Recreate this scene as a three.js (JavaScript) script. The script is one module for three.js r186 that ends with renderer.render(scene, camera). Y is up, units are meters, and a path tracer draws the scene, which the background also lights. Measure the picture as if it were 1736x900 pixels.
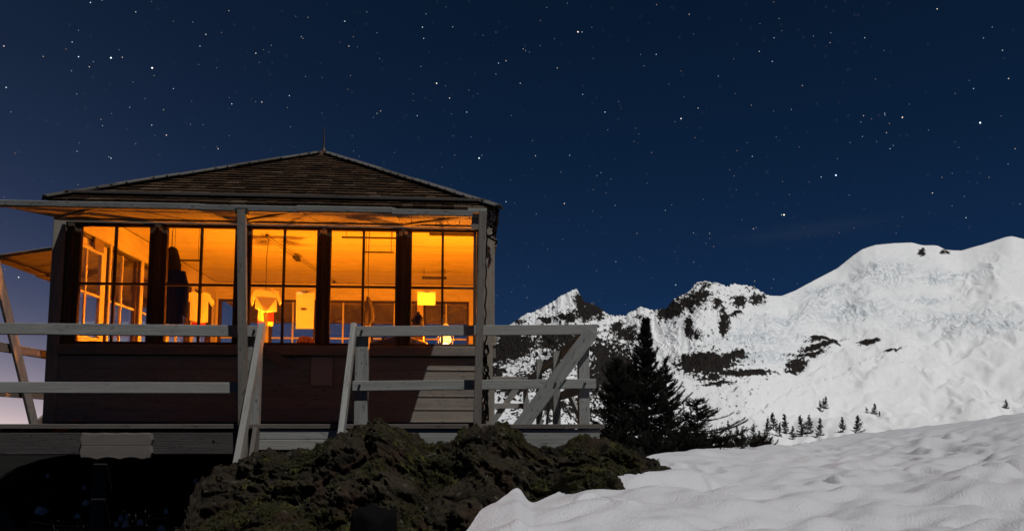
import * as THREE from 'three';
import { mergeGeometries } from 'three/addons/utils/BufferGeometryUtils.js';
import { createNoise3D } from 'simplex-noise';

// ---------------------------------------------------------------- random numbers and noise
function rng(seed) { let a = seed >>> 0; return () => { a = (a + 0x6D2B79F5) | 0; let t = Math.imul(a ^ (a >>> 15), 1 | a); t = (t + Math.imul(t ^ (t >>> 7), 61 | t)) ^ t; return ((t ^ (t >>> 14)) >>> 0) / 4294967296; }; }
const N3 = createNoise3D(rng(11));
const fbm = (x, y, z, o = 4, g = 0.5) => { let s = 0, a = 1, n = 0; for (let i = 0; i < o; i++) { s += a * N3(x, y, z); n += a; x *= 2.03; y *= 2.03; z *= 2.03; a *= g; } return s / n; };
const ridged = (x, y, z, o = 4) => { let s = 0, a = 1, n = 0; for (let i = 0; i < o; i++) { s += a * (1 - 2 * Math.abs(N3(x, y, z))); n += a; x *= 2.07; y *= 2.07; z *= 2.07; a *= 0.5; } return s / n; };
const clamp = (x, a = 0, b = 1) => Math.min(b, Math.max(a, x));
const smooth = (a, b, x) => { const t = clamp((x - a) / (b - a)); return t * t * (3 - 2 * t); };
const lerp = (a, b, t) => a + (b - a) * t;
function table(rows, col = 1) {                      // piecewise linear look-up in rows sorted by their first number
  return (x) => {
    if (x <= rows[0][0]) return rows[0][col];
    for (let i = 1; i < rows.length; i++) if (x <= rows[i][0]) return lerp(rows[i - 1][col], rows[i][col], (x - rows[i - 1][0]) / (rows[i][0] - rows[i - 1][0]));
    return rows[rows.length - 1][col];
  };
}
function softTable(rows, col, lo, hi, widthOf) {    // the same, sampled finely and evened out so that no crease shows
  const st = 0.1, f = table(rows, col), n = Math.round((hi - lo) / st), v = [];
  for (let i = 0; i <= n; i++) { const x = lo + i * st, w = widthOf(x); let a = 0, q = 0; for (let k = -8; k <= 8; k++) { const g = Math.exp(-k * k / 16); a += g * f(x + w * k / 8); q += g; } v.push([x, a / q]); }
  return (x) => { const t = clamp((x - lo) / st, 0, n - 1e-6), i = Math.floor(t); return lerp(v[i][1], v[i + 1][1], t - i); };
}
const RAD = Math.PI / 180;

// ---------------------------------------------------------------- camera, sky, moon, exposure
const scene = new THREE.Scene();
const renderer = new THREE.WebGLRenderer({ antialias: true });
renderer.toneMapping = THREE.LinearToneMapping;
renderer.toneMappingExposure = 1.0;
renderer.shadowMap.enabled = true;
const EYE = -0.0276;                                 // the deck's top is y = 0
const camera = new THREE.PerspectiveCamera(54.65, 1736 / 1240, 0.1, 60000);
camera.position.set(0, EYE, 0);
camera.rotation.set(0.0868, 0, 0);
camera.setViewOffset(1736, 1240, 0, 0, 1736, 900);   // the photograph is cropped at the bottom

const YAW = 0.0661, FX = -2.345, FZ = -6.877;        // the cabin's own frame: u to the right along its front, y up, w to the back
const moonLocal = new THREE.Vector3(0.9, 2.7, 1.0).applyAxisAngle(new THREE.Vector3(0, 1, 0), YAW).normalize();
const moon = new THREE.DirectionalLight(new THREE.Color().setRGB(1, 0.99, 0.97), 2.4);
moon.position.copy(moonLocal).multiplyScalar(60); moon.target.position.set(0, 0, -6);
moon.castShadow = true; moon.shadow.mapSize.set(4096, 4096);
Object.assign(moon.shadow.camera, { left: -25, right: 25, top: 25, bottom: -25, near: 1, far: 140 });
scene.add(moon, moon.target);

{ // the night sky: clear air, a town's glow low in the west, a shred of cirrus, stars
  const W = 4096, H = 2048, px = new Float32Array(W * H * 4), R = rng(77);
  const zen = [0.0017, 0.0064, 0.0175], low = [0.0105, 0.0415, 0.128];
  for (let j = 0; j < H; j++) {
    const el = ((j + 0.5) / H - 0.5) * 180, e = Math.max(el, 0);
    const k = Math.exp(-e / 13.5);
    const gHi = 0.036 * Math.exp(-e / 19), gLo = 1.0 * Math.exp(-e / 2.9), gMid = 0.16 * Math.exp(-e / 6.5);
    for (let i = 0; i < W; i++) {
      const phi = ((i + 0.5) / W - 0.5) * 2 * Math.PI;         // atan2(z, x)
      let b = phi / RAD + 90; if (b > 180) b -= 360;           // bearing: 0 straight ahead, right is positive
      const db = b + 52, g = Math.exp(-(db * db) / (2 * 21 * 21)), g2 = Math.exp(-(db * db) / (2 * 17 * 17));
      let r = lerp(zen[0], low[0], k) + gHi * g * 0.44 + gMid * g * 0.72 + gLo * g2 * 0.92;
      let gg = lerp(zen[1], low[1], k) + gHi * g * 0.56 + gMid * g * 0.64 + gLo * g2 * 0.66;
      let bl = lerp(zen[2], low[2], k) + gHi * g * 0.95 + gMid * g * 1.0 + gLo * g2 * 0.44;
      if (el > 11 && el < 19 && b > 8 && b < 40) {              // faint cirrus
        const c = Math.exp(-Math.pow((el - 14.6 - 0.03 * (b - 24)) / 0.55, 2)) * Math.exp(-Math.pow((b - 23.5) / 5, 2)) * (0.6 + 0.4 * fbm(b * 0.35, el * 2.2, 3, 3));
        r += c * 0.0075; gg += c * 0.007; bl += c * 0.006;
      }
      const o = (j * W + i) * 4; px[o] = r; px[o + 1] = gg; px[o + 2] = bl; px[o + 3] = 1;
    }
  }
  const put = (b, el, m, tint) => {
    const j = Math.floor((el / 180 + 0.5) * H), i = ((Math.floor(((b - 90) / 360 + 0.5) * W)) % W + W) % W, o = (j * W + i) * 4;
    px[o] += m * tint[0]; px[o + 1] += m * tint[1]; px[o + 2] += m * tint[2];
    if (m > 0.7) for (const [dx, dy] of [[1, 0], [-1, 0], [0, 1], [0, -1]]) { const q = ((j + dy) * W + (i + dx + W) % W) * 4; for (let c = 0; c < 3; c++) px[q + c] += 0.05 * m * tint[c]; }
  };
  const tints = [[0.8, 0.95, 1.1], [1, 1, 1], [0.7, 0.85, 1.15], [1.1, 0.95, 0.75], [0.75, 1, 1.1], [1.15, 0.85, 0.7]];
  const bright = [[-30.63,25.03,3],[-27.95,24.97,3],[-32.62,24.63,1.6],[-6.33,26.59,2.2],[-2.75,21.30,2.6],[5.58,30.11,2.6],[5.93,30.09,0.9],[13.91,23.59,2],[25.23,18.26,3],[21.49,15.89,3],[21.32,15.91,1],[29.77,21.41,2],[34.43,20.10,3],[-24.39,27.80,1],[-24.77,26.98,0.9],[-20.73,27.21,1.2],[-13.93,30.18,1.2],[-13.56,28.59,1],[-7.56,30.32,1.2],[-7.45,29.58,0.8],[-1.14,28.12,1],[-0.50,28.28,0.9],[-36.65,21.75,1.3],[-36.92,24.15,1.3],[-32.08,28.03,1.2],[-29.20,28.18,0.8],[-18.11,24.74,1.1],[-20.17,24.03,1.2],[-22.36,23.59,1.1],[-26.81,20.77,1.3],[-30.31,18.62,1.2],[-5.24,25.60,1.2],[-3.80,24.64,1.1],[-23.21,20.39,1.1],[-0.49,18.02,1],[4.34,17.83,1.4],[7.77,24.49,1.2],[15.27,24.20,0.9],[21.01,26.63,0.9],[32.28,27.60,1.2],[27.57,26.95,0.7],[14.74,30.54,0.8],[12.03,28.19,0.9],[20.07,27.43,0.7],[21.20,28.13,0.8],[31.39,16.11,1.1],[33.30,14.15,0.9],[19.23,15.07,0.9],[13.22,11.19,1.2],[-35.32,9.92,1.8],[-33.05,25.42,0.9],[-31.94,24.17,0.8],[-7.91,24.23,0.8],[-10.90,24.38,0.8],[24.21,18.28,0.9],[-27.81,21.27,0.9],[-32.99,23.67,0.5],[-29.92,25.22,0.8],[-26.47,23.92,0.7],[-17.19,28.68,0.5],[-17.33,28.77,0.6],[0.70,26.73,0.8],[5.93,25.83,0.8],[3.82,27.74,0.7],[28.65,21.89,0.7],[28.71,20.60,0.7],[28.89,19.50,0.7],[27.26,21.99,0.7],[34.17,22.29,0.8],[36.17,22.41,1],[35.94,24.17,0.8],[23.13,24.70,0.7],[19.31,20.35,0.8],[1.97,21.49,0.8],[4.81,21.47,0.8]];
  for (let k = 0; k < 5200; k++) { const y = R() * 0.98 + 0.015, el = Math.asin(y) / RAD, b = R() * 360 - 180, t = R(); put(b, el, (0.010 + 0.02 * R()) * smooth(1, 9, el), tints[Math.floor(t * 6)]); }   // the faintest, over the whole sky
  for (let k = 0; k < 480; k++) bright.push([R() * 84 - 42, 4 + R() * 34, 0.12 + 0.5 * Math.pow(R(), 3)]);
  const FAR = 30000, im = new THREE.InstancedMesh(new THREE.OctahedronGeometry(1), new THREE.MeshBasicMaterial({ color: 0xffffff }), bright.length), m4 = new THREE.Matrix4(), col = new THREE.Color();
  bright.forEach(([b, el, m], i) => {
    const r = FAR * RAD * (0.030 + 0.011 * m), c = Math.cos(el * RAD), t = tints[i % 6], v = (0.16 + 0.6 * Math.min(m, 3)) * smooth(3, 12, el);
    m4.makeScale(r, r, r).setPosition(Math.sin(b * RAD) * c * FAR, Math.sin(el * RAD) * FAR, -Math.cos(b * RAD) * c * FAR); im.setMatrixAt(i, m4); im.setColorAt(i, col.setRGB(v * t[0], v * t[1], v * t[2]));
  });
  im.name = 'stars'; im.castShadow = false; im.userData = { label: 'stars scattered over the dark blue night sky', category: 'stars', kind: 'stuff' }; scene.add(im);
  const sky = new THREE.DataTexture(px, W, H, THREE.RGBAFormat, THREE.FloatType);
  sky.mapping = THREE.EquirectangularReflectionMapping; sky.magFilter = sky.minFilter = THREE.LinearFilter; sky.needsUpdate = true;
  scene.background = sky; scene.environment = sky;
}

// ---------------------------------------------------------------- building helpers
const taken = new Map();
const numbered = (n) => { const k = taken.get(n) ?? 0; taken.set(n, k + 1); return k ? n + '_' + String(k).padStart(3, '0') : n; };
const origins = new WeakMap();                       // where a thing's parts measure from
const F = (u, y, w) => new THREE.Vector3(u, y, -w);
function inWorld(u, y, w) { return F(u, y, w).applyAxisAngle(new THREE.Vector3(0, 1, 0), YAW).add(new THREE.Vector3(FX, 0, FZ)); }
function tag(o, label, category, group, kind) {
  if (label) o.userData.label = label; if (category) o.userData.category = category; if (group) o.userData.group = group; if (kind) o.userData.kind = kind;
  return o;
}
// a thing that stands in the cabin's frame at (u, y, w); its parts are given in the same frame
function thing(name, label, category, [u, y, w], group) {
  const g = new THREE.Group(); g.name = numbered(name); g.position.copy(inWorld(u, y, w)); g.rotation.y = YAW; scene.add(g);
  origins.set(g, F(u, y, w)); return tag(g, label, category, group);
}
function worldThing(name, label, category, [x, y, z], group) {
  const g = new THREE.Group(); g.name = numbered(name); g.position.set(x, y, z); scene.add(g); return tag(g, label, category, group);
}
function sub(name, parent, label) {                  // a part that only holds sub-parts
  const g = new THREE.Group(); g.name = name; parent.add(g); if (origins.get(parent)) origins.set(g, origins.get(parent)); if (label) g.userData.label = label; return g;
}
function mesh(name, geo, mat, parent, shift = true) {
  const o = origins.get(parent);
  if (o && shift) geo.translate(-o.x, -o.y, -o.z);
  const m = new THREE.Mesh(Array.isArray(geo) ? mergeGeometries(geo) : geo, mat); m.name = name; m.castShadow = m.receiveShadow = true; (parent ?? scene).add(m); return m;
}
const join = (list) => mergeGeometries(list.map((g) => (g.index ? g.toNonIndexed() : g)));
const tR = rng(5);
// a sawn timber from p to q: width across, height along "up", small chamfers; uv in metres, v along the grain's width
function timber(p, q, w, h, up = new THREE.Vector3(0, 1, 0), ch = 0.0035) {
  const ax = q.clone().sub(p), L = ax.length(); ax.normalize();
  let side = new THREE.Vector3().crossVectors(up, ax); if (side.length() < 1e-3) side = new THREE.Vector3(1, 0, 0); side.normalize();
  const u2 = new THREE.Vector3().crossVectors(ax, side), c = Math.min(ch, w * 0.3, h * 0.3), a = w / 2, b = h / 2;
  const sec = [[a, b - c], [a - c, b], [-a + c, b], [-a, b - c], [-a, -b + c], [-a + c, -b], [a - c, -b], [a, -b + c]];
  const P = [], Nn = [], UV = [], uo = tR() * 7, vo = tR() * 7;
  const at = (s, e) => (e ? q : p).clone().addScaledVector(side, s[0]).addScaledVector(u2, s[1]);
  let per = 0;
  for (let i = 0; i < 8; i++) {
    const s = sec[i], t = sec[(i + 1) % 8], len = Math.hypot(t[0] - s[0], t[1] - s[1]);
    const n = side.clone().multiplyScalar(t[1] - s[1]).addScaledVector(u2, -(t[0] - s[0])).negate(); n.normalize();
    if (n.dot(side) * (s[0] + t[0]) + n.dot(u2) * (s[1] + t[1]) < 0) n.negate();
    const A = at(s, 0), B = at(t, 0), C = at(t, 1), D = at(s, 1);
    const quad = [[A, 0, per], [B, 0, per + len], [C, L, per + len], [A, 0, per], [C, L, per + len], [D, L, per]];
    const flip = new THREE.Vector3().crossVectors(B.clone().sub(A), C.clone().sub(A)).dot(n) < 0;
    const order = flip ? [0, 2, 1, 3, 5, 4] : [0, 1, 2, 3, 4, 5];
    for (const k of order) { const [v, uu, vv] = quad[k]; P.push(v.x, v.y, v.z); Nn.push(n.x, n.y, n.z); UV.push(uo + uu, vo + vv); }
    per += len;
  }
  for (const e of [0, 1]) {
    const n = e ? ax : ax.clone().negate(), ring = sec.map((s) => at(s, e));
    for (let i = 1; i < 7; i++) {
      const tri = [ring[0], ring[i], ring[i + 1]], id = [0, i, i + 1];
      const flip = new THREE.Vector3().crossVectors(tri[1].clone().sub(tri[0]), tri[2].clone().sub(tri[0])).dot(n) < 0;
      for (const k of flip ? [0, 2, 1] : [0, 1, 2]) { P.push(tri[k].x, tri[k].y, tri[k].z); Nn.push(n.x, n.y, n.z); UV.push(uo + sec[id[k]][0], vo + sec[id[k]][1]); }
    }
  }
  const g = new THREE.BufferGeometry();
  g.setAttribute('position', new THREE.Float32BufferAttribute(P, 3)); g.setAttribute('normal', new THREE.Float32BufferAttribute(Nn, 3)); g.setAttribute('uv', new THREE.Float32BufferAttribute(UV, 2));
  return g;
}
// an upright-edged block in (u, y, w), its grain along its longest side
function block(u0, u1, y0, y1, w0, w1, ch) {
  const du = u1 - u0, dy = y1 - y0, dw = w1 - w0, m = [(u0 + u1) / 2, (y0 + y1) / 2, (w0 + w1) / 2];
  if (du >= dy && du >= dw) return timber(F(u0, m[1], m[2]), F(u1, m[1], m[2]), dw, dy, undefined, ch);
  if (dy >= dw) return timber(F(m[0], y0, m[2]), F(m[0], y1, m[2]), du, dw, new THREE.Vector3(0, 0, 1), ch);
  return timber(F(m[0], m[1], w0), F(m[0], m[1], w1), du, dy, undefined, ch);
}
function geoFrom(P, I, C, UV) {
  const g = new THREE.BufferGeometry(); g.setAttribute('position', new THREE.Float32BufferAttribute(P, 3));
  if (C) g.setAttribute('color', new THREE.Float32BufferAttribute(C, 3)); if (UV) g.setAttribute('uv', new THREE.Float32BufferAttribute(UV, 2));
  g.setIndex(I); g.computeVertexNormals(); return g;
}
function gridIndex(nu, nv, flip = false) {
  const I = []; for (let i = 0; i < nu - 1; i++) for (let j = 0; j < nv - 1; j++) { const a = i * nv + j, b = a + nv; if (flip) I.push(a, b, a + 1, b, b + 1, a + 1); else I.push(a, a + 1, b, b, a + 1, b + 1); }
  return I;
}
function wire(pts, r, seg = 40, rad = 5) { return new THREE.TubeGeometry(new THREE.CatmullRomCurve3(pts), seg, r, rad).toNonIndexed(); }

// ---------------------------------------------------------------- materials
function woodTex(seed, { knots = 0.4, wear = 0.3, lo = 0.62, streak = 1 } = {}) {     // grain along u, one tile is 2 m by 0.5 m
  const W = 512, H = 256, d = new Uint8Array(W * H * 4), b = new Uint8Array(W * H * 4);
  for (let j = 0; j < H; j++) for (let i = 0; i < W; i++) {
    const a = (i / W) * 2 * Math.PI, cx = Math.cos(a) * 0.5, cy = Math.sin(a) * 0.5, v = j / H, a2 = v * 2 * Math.PI;
    const vy = Math.cos(a2), vz = Math.sin(a2);
    const grain = fbm(cx * 0.9 + seed, vy * 4.4 + cy, vz * 4.4, 4, 0.62), coarse = fbm(cx * 1.8 + seed * 2, vy * 0.9 + cy * 1.8, vz * 0.9, 3), fine = N3(cx * 22 + seed, vy * 9 + cy * 22, vz * 9);
    let t = 0.82 + 0.16 * streak * grain + 0.12 * coarse + 0.05 * fine;
    const spot = fbm(cx * 6 + 9 + seed, vy * 2.2 + cy * 6, vz * 2.2, 3); if (spot > 0.42) t *= 1 - wear * smooth(0.42, 0.6, spot);
    const kn = N3(cx * 3 + 31 + seed, vy * 1.2 + cy * 3, vz * 1.2); if (kn > 0.82) t *= 1 - knots * smooth(0.82, 0.95, kn);
    t = clamp(t, lo * 0.5, 1);
    const o = (j * W + i) * 4, c = Math.round(255 * t); d[o] = c; d[o + 1] = Math.round(c * (0.985 + 0.015 * coarse)); d[o + 2] = Math.round(c * (0.97 + 0.02 * coarse)); d[o + 3] = 255;
    const h = clamp(0.5 + 0.4 * grain + 0.12 * fine); b[o] = b[o + 1] = b[o + 2] = Math.round(255 * h); b[o + 3] = 255;
  }
  const mk = (p) => { const t = new THREE.DataTexture(p, W, H); t.wrapS = t.wrapT = THREE.RepeatWrapping; t.magFilter = THREE.LinearFilter; t.minFilter = THREE.LinearMipmapLinearFilter; t.repeat.set(0.5, 2); t.needsUpdate = true; return t; };
  return { map: mk(d), bump: mk(b) };
}
const texA = woodTex(1, { wear: 0.45, streak: 1.5, lo: 0.45, knots: 0.6 }), texB = woodTex(7, { wear: 0.55, streak: 1.8, lo: 0.4 }), texC = woodTex(13, { wear: 0.15, streak: 0.7, knots: 0.2 });
const wood = (r, g, b, t = texA, rough = 0.85, bump = 0.0012) => new THREE.MeshStandardMaterial({ color: new THREE.Color().setRGB(r, g, b), map: t.map, bumpMap: t.bump, bumpScale: bump, roughness: rough });
const dull = (r, g, b, t = texB, bump = 0.003) => new THREE.MeshPhysicalMaterial({ color: new THREE.Color().setRGB(r, g, b), map: t.map, bumpMap: t.bump, bumpScale: bump, roughness: 1, specularIntensity: 0.15 });
const plain = (r, g, b, rough = 0.8, metal = 0) => new THREE.MeshStandardMaterial({ color: new THREE.Color().setRGB(r, g, b), roughness: rough, metalness: metal });
const M = {
  rail: [wood(0.282, 0.285, 0.269, texA), wood(0.256, 0.261, 0.248, texB), wood(0.298, 0.294, 0.274, texC)],
  siding: [wood(0.234, 0.209, 0.176, texA), wood(0.215, 0.192, 0.163, texB), wood(0.251, 0.222, 0.186, texC)],
  sash: dull(0.085, 0.060, 0.042, texA, 0.001), trim: wood(0.180, 0.162, 0.140, texA), deck: [wood(0.122, 0.104, 0.090, texB), wood(0.144, 0.122, 0.104, texB), wood(0.104, 0.090, 0.079, texA)],
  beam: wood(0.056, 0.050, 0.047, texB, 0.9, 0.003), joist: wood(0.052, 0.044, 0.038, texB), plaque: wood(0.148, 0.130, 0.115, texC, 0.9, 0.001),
  cream: wood(0.72, 0.64, 0.50, texC, 0.7), ceil: [wood(0.70, 0.62, 0.47, texC, 0.65), wood(0.66, 0.58, 0.44, texC, 0.65), wood(0.73, 0.65, 0.50, texC, 0.65)],
  shutter: [wood(0.31, 0.25, 0.18, texC, 0.8), wood(0.27, 0.22, 0.155, texB, 0.8)], shutterTop: wood(0.40, 0.40, 0.38, texB),
  glass: new THREE.MeshPhysicalMaterial({ color: 0xffffff, transmission: 1, thickness: 0, roughness: 0.0, ior: 1.5, metalness: 0 }),
  shingle: [[0.046, 0.028, 0.017], [0.070, 0.043, 0.026], [0.030, 0.018, 0.012], [0.092, 0.060, 0.038], [0.060, 0.033, 0.019], [0.038, 0.023, 0.015], [0.115, 0.080, 0.054]].map(([r, g, b]) => dull(r, g, b)),
  hip: [wood(0.105, 0.100, 0.094, texB, 0.9), wood(0.070, 0.062, 0.056, texB, 0.9), wood(0.14, 0.135, 0.13, texB, 0.9)],
  sheath: plain(0.03, 0.024, 0.02, 0.95), iron: plain(0.05, 0.035, 0.03, 0.6, 0.5), rust: plain(0.07, 0.026, 0.018, 0.75, 0.2), galv: plain(0.42, 0.42, 0.42, 0.5, 0.5),
  floor: wood(0.30, 0.22, 0.15, texA, 0.6), black: dull(0.007, 0.0065, 0.0065, texB, 0.002), bolt: plain(0.02, 0.02, 0.02, 0.6, 0.5),
};
const pick = (arr, R) => arr[Math.floor(R() * arr.length)];

// ---------------------------------------------------------------- ground, mountain, snow, rock
const skyline = [[-60,-4],[-24,-4],[-20,-1.5],[-12.57,1.3],[-6.1,3.6],[-3.26,5.9],[-1.73,7.5],[0.24,8.5],[1.06,9.12],[2.27,9.45],[3.14,9.91],[3.72,10.38],[4.34,10.65],[5.26,11.11],[5.64,10.4],[5.97,9.97],[6.59,9.86],[7.06,9.48],[8.0,8.84],[9.18,8.82],[9.89,9.27],[10.45,9.48],[11.29,9.18],[12.44,9.28],[13.15,10.09],[14.07,10.37],[14.77,11.16],[15.45,11.35],[16.34,11.08],[17.09,10.81],[17.67,11.0],[18.41,10.82],[18.97,10.74],[20.03,10.01],[21.09,9.89],[22.14,10.26],[23.61,10.98],[25.05,11.63],[26.07,12.39],[26.75,12.82],[27.65,13.05],[28.97,13.02],[30.01,12.93],[30.62,12.65],[31.51,12.54],[32.02,12.15],[32.88,12.0],[33.75,12.16],[34.59,12.32],[35.43,12.54],[35.79,12.56],[36.41,12.28],[38.35,11.41],[43.73,8.46],[50.27,5.03],[75,1]];
const cliffs = [[6.34,9.30,1.05,0.72,0.85],[5.59,10.07,0.38,0.48,0.8],[4.67,8.71,0.96,0.33,0.8],[2.74,8.49,0.57,0.24,0.6],[0.58,8.50,0.43,0.19,0.7],[0.19,6.60,1.44,0.96,0.95],[-0.96,5.74,0.86,0.48,0.9],[3.12,6.82,0.86,0.67,0.8],[4.41,7.10,0.77,0.77,0.9],[4.17,5.82,0.86,0.48,0.8],[-1.25,4.49,0.57,0.43,0.8],[3.45,4.87,1.44,0.38,0.85],[1.53,4.02,0.96,0.29,0.6],[8.41,3.98,1.9,2.0,0.9],[7.26,5.88,0.67,0.67,0.9],[8.51,7.84,0.43,0.43,0.8],[9.30,7.31,0.81,0.62,0.75],[10.35,8.65,0.38,0.19,0.5],[12.81,9.08,0.81,0.57,1.1],[14.19,9.63,0.96,0.53,0.75],[15.11,10.19,0.67,0.43,0.7],[15.44,10.95,0.67,0.29,0.5],[16.43,9.35,0.38,0.48,0.6],[16.84,8.01,0.29,0.77,0.9],[14.15,7.60,0.29,0.67,0.8],[14.77,7.07,0.33,0.29,0.6],[17.98,9.59,0.48,0.38,0.7],[19.38,9.73,0.48,0.33,0.9],[17.82,8.55,0.43,0.19,0.8],[18.75,10.49,0.48,0.19,0.4],[15.39,4.93,1.63,0.57,1.2],[17.43,5.38,0.86,0.29,0.9],[18.22,4.09,1.72,0.19,1],[15.81,3.87,0.81,0.24,0.7],[16.28,3.40,1.05,0.14,0.7],[23.98,6.56,0.96,0.19,0.9],[23.56,5.96,0.96,0.19,0.9],[22.81,5.47,1.05,0.24,0.8],[21.96,4.79,0.67,0.29,0.9],[21.62,4.40,0.38,0.19,0.9],[24.56,5.92,0.43,0.14,0.7],[26.98,6.10,0.67,0.19,0.9],[28.37,4.97,0.43,0.14,1],[30.55,12.1,0.22,0.26,0.8],[31.91,12.0,0.26,0.14,0.7],[6.76,3.28,0.96,0.48,0.8],[0.10,2.83,1.24,0.24,0.7],[2.95,1.63,1.91,0.38,0.7],[6.74,1.15,1.91,0.29,0.7],[-0.87,8.41,0.48,0.29,0.5]];
const icefalls = [[25.72,8.36,2.87,0.67],[21.23,7.98,2.39,0.48],[32.32,7.44,2.87,0.43],[34.30,6.49,2.87,0.43],[28.13,10.79,1.91,0.77],[30.63,9.02,1.44,0.24],[19.07,6.73,3.35,0.67],[19.89,5.35,2.87,0.57],[31.76,10.33,2.39,0.29],[24.18,9.77,2.39,0.57]];
const ridgeLine = softTable(skyline, 1, -60, 75, (b) => (b > 21 ? 0.2 : 0.2)), ridgeSoft = softTable(skyline, 1, -60, 75, () => 7), ridgeFar = softTable([[-60, 3000], [-20, 2600], [0, 2400], [9, 2550], [15, 2500], [20, 3000], [26, 3900], [36, 4600], [50, 4600], [75, 4000]], 1, -60, 75, () => 3);
const spurs = [[[25.14, 3.42], [27.11, 4.51], [28.6, 4.28], [30.03, 3.48], [31.43, 3.1], [33.12, 2.77], [34.73, 1.93], [37.18, 0.92]], [[19.34, 1.09], [21.89, 2.49], [24.75, 3.43], [27.11, 4.51]], [[19.99, 8.71], [23.35, 9.48], [25.8, 10.5], [27.8, 11.99], [28.97, 13.02]], [[17.31, 5.66], [20.76, 6.22], [24.08, 7.16], [26.85, 7.64], [29.5, 8.08]], [[29.38, 5.17], [31.55, 5.87], [34.27, 5.89], [36.81, 5.52]], [[17.67, 2.92], [21.1, 3.75], [23.97, 4.11]], [[30.9, 12.2], [31.6, 11.0], [33.0, 9.9]], [[35.6, 12.4], [34.5, 10.9], [34.9, 9.2], [36.5, 8.0]]];
function spurAt(b, e) {                               // sharp crest on the upper side, long drift below it
  let s = 0;
  for (const L of spurs) for (let i = 1; i < L.length; i++) {
    const [x0, y0] = L[i - 1], [x1, y1] = L[i], dx = x1 - x0, dy = y1 - y0, q = ((b - x0) * dx + (e - y0) * dy) / (dx * dx + dy * dy); if (q < -0.3 || q > 1.3) continue;
    const t = clamp(q), cx = b - x0 - dx * t, cy = e - y0 - dy * t, side = (dx * cy - dy * cx) / Math.hypot(dx, dy), far = Math.hypot(cx, cy);
    s = Math.max(s, Math.exp(-far / ((side > 0) === (dx > 0) ? 0.22 : 0.75)));
  }
  return s;
}
const LOWEST = -4, NEAR = 800, footOf = table([[-60, 1500], [0, 1600], [18, 1650], [24, 1900], [30, 2100], [75, 2100]]);
const craggy = (b) => smooth(21.5, 18.5, b) * 0.85 + 0.15;      // the peaks on the left are rock, the dome on the right is ice
// the flank of the mountain: bearing b and t from its foot (0) to its crest (1)
function slope(b, t) {
  const soft = ridgeSoft(b), top = lerp(soft, ridgeLine(b), smooth(0.45, 1, t)), el0 = lerp(LOWEST, top, t), k = craggy(b), R = ridgeFar(b);
  const foot = footOf(b), tf = 0.30, r = (t < tf ? NEAR * Math.pow(foot / NEAR, t / tf) : foot * Math.pow(R / foot, (t - tf) / (1 - tf)));
  const fade = smooth(1.0, 0.84, t), low = smooth(0.0, 0.12, t);
  let rock = 0, ice = 0;
  const wob = 0.30 * fbm(b * 1.5, el0 * 1.5, 4.4, 4), wob2 = 0.30 * fbm(b * 1.5 + 40, el0 * 1.5, 8.8, 4);
  for (const [cb, ce, rb, re, s] of cliffs) {
    const x = (b - cb + wob * Math.min(1.4, rb)) / (rb * 1.2), y = (el0 - ce + wob2 * Math.min(1.2, re * 2)) / (re * 1.2), q = x * x + y * y;
    if (q < 6) rock = Math.max(rock, s * Math.exp(-q * 0.9));
  }
  for (const [cb, ce, rb, re] of icefalls) { const x = (b - cb) / rb, y = (el0 - ce - 0.35 * wob) / re, q = x * x + y * y; if (q < 5) ice = Math.max(ice, Math.exp(-q * 0.9)); }
  const warpA = b + 0.5 * fbm(b * 0.5, el0 * 0.5, 70, 2), warpE = el0 + 0.5 * fbm(b * 0.5, el0 * 0.5, 80, 2);
  const detail = ridged(warpA * 0.62 + 0.25 * warpE, warpE * 0.7, 2.2, 5), gully = ridged(warpA * 2.1 - 0.7 * warpE, warpE * 1.9, 7.7, 4), roll = fbm(warpA * 0.17, warpE * 0.40, 1.3, 2), drift = ridged(warpA * 0.36 + warpE * 0.3, warpE * 0.8, 41, 2);
  const sides = smooth(-1, 2.5, b);
  let d = k * sides * (0.30 * detail + 0.085 * gully) * (0.35 + 0.65 * fade) * lerp(0.22, 1, smooth(3.5, 6.5, el0));                 // degrees
  d += (1 - k * 0.7) * (0.75 * roll + 0.055 * drift) * fade * low;
  d += smooth(17, 19, b) * 0.34 * spurAt(b + 0.7 * wob, el0 + 0.7 * wob2) * fade * (0.75 + 0.25 * drift);
  const crack = ridged(warpA * 1.5 + warpE * 1.2, warpE * 4.6, 6.6, 4);
  d += (ice * 0.19 + (1 - k) * 0.006) * crack * fade;
  d += rock * (0.10 + 0.14 * ridged(b * 2.6 + el0, el0 * 3.0, 3.9, 4)) * (0.4 + 0.6 * fade);
  if (k > 0.5) d += 0.13 * (1 - fade) * ridged(b * 2.2, 0.4, 12.2, 4) * sides;
  const el = (el0 + d) * RAD;
  const edge = 0.34 * fbm(b * 2.4 + el0, el0 * 4.0, 21, 5, 0.58) + 0.20 * gully * k + 0.14 * ridged(b * 3.4 + 1.8 * el0, el0 * 2.0, 23, 4) + 0.20 * ridged(b * 0.9 + 0.6 * el0, el0 * 4.2 - 1.1 * b, 27, 3);
  let bare = rock + edge - 0.47;
  bare = Math.max(bare, k > 0.6 ? (fbm(b * 1.7, el0 * 2.3, 33, 5, 0.62) + 0.10 * smooth(11.5, 9, b) + 0.22 * smooth(11, 7, b) * smooth(8.5, 6.5, el0) + 0.22 * detail - 0.52) * smooth(20.5, 17, b) : -1);
  return { p: [Math.sin(b * RAD) * Math.cos(0) * r, EYE + Math.tan(el) * r, -Math.cos(b * RAD) * r], bare, ice: ice * smooth(0.1, 0.7, crack), b, el0 };
}
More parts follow.
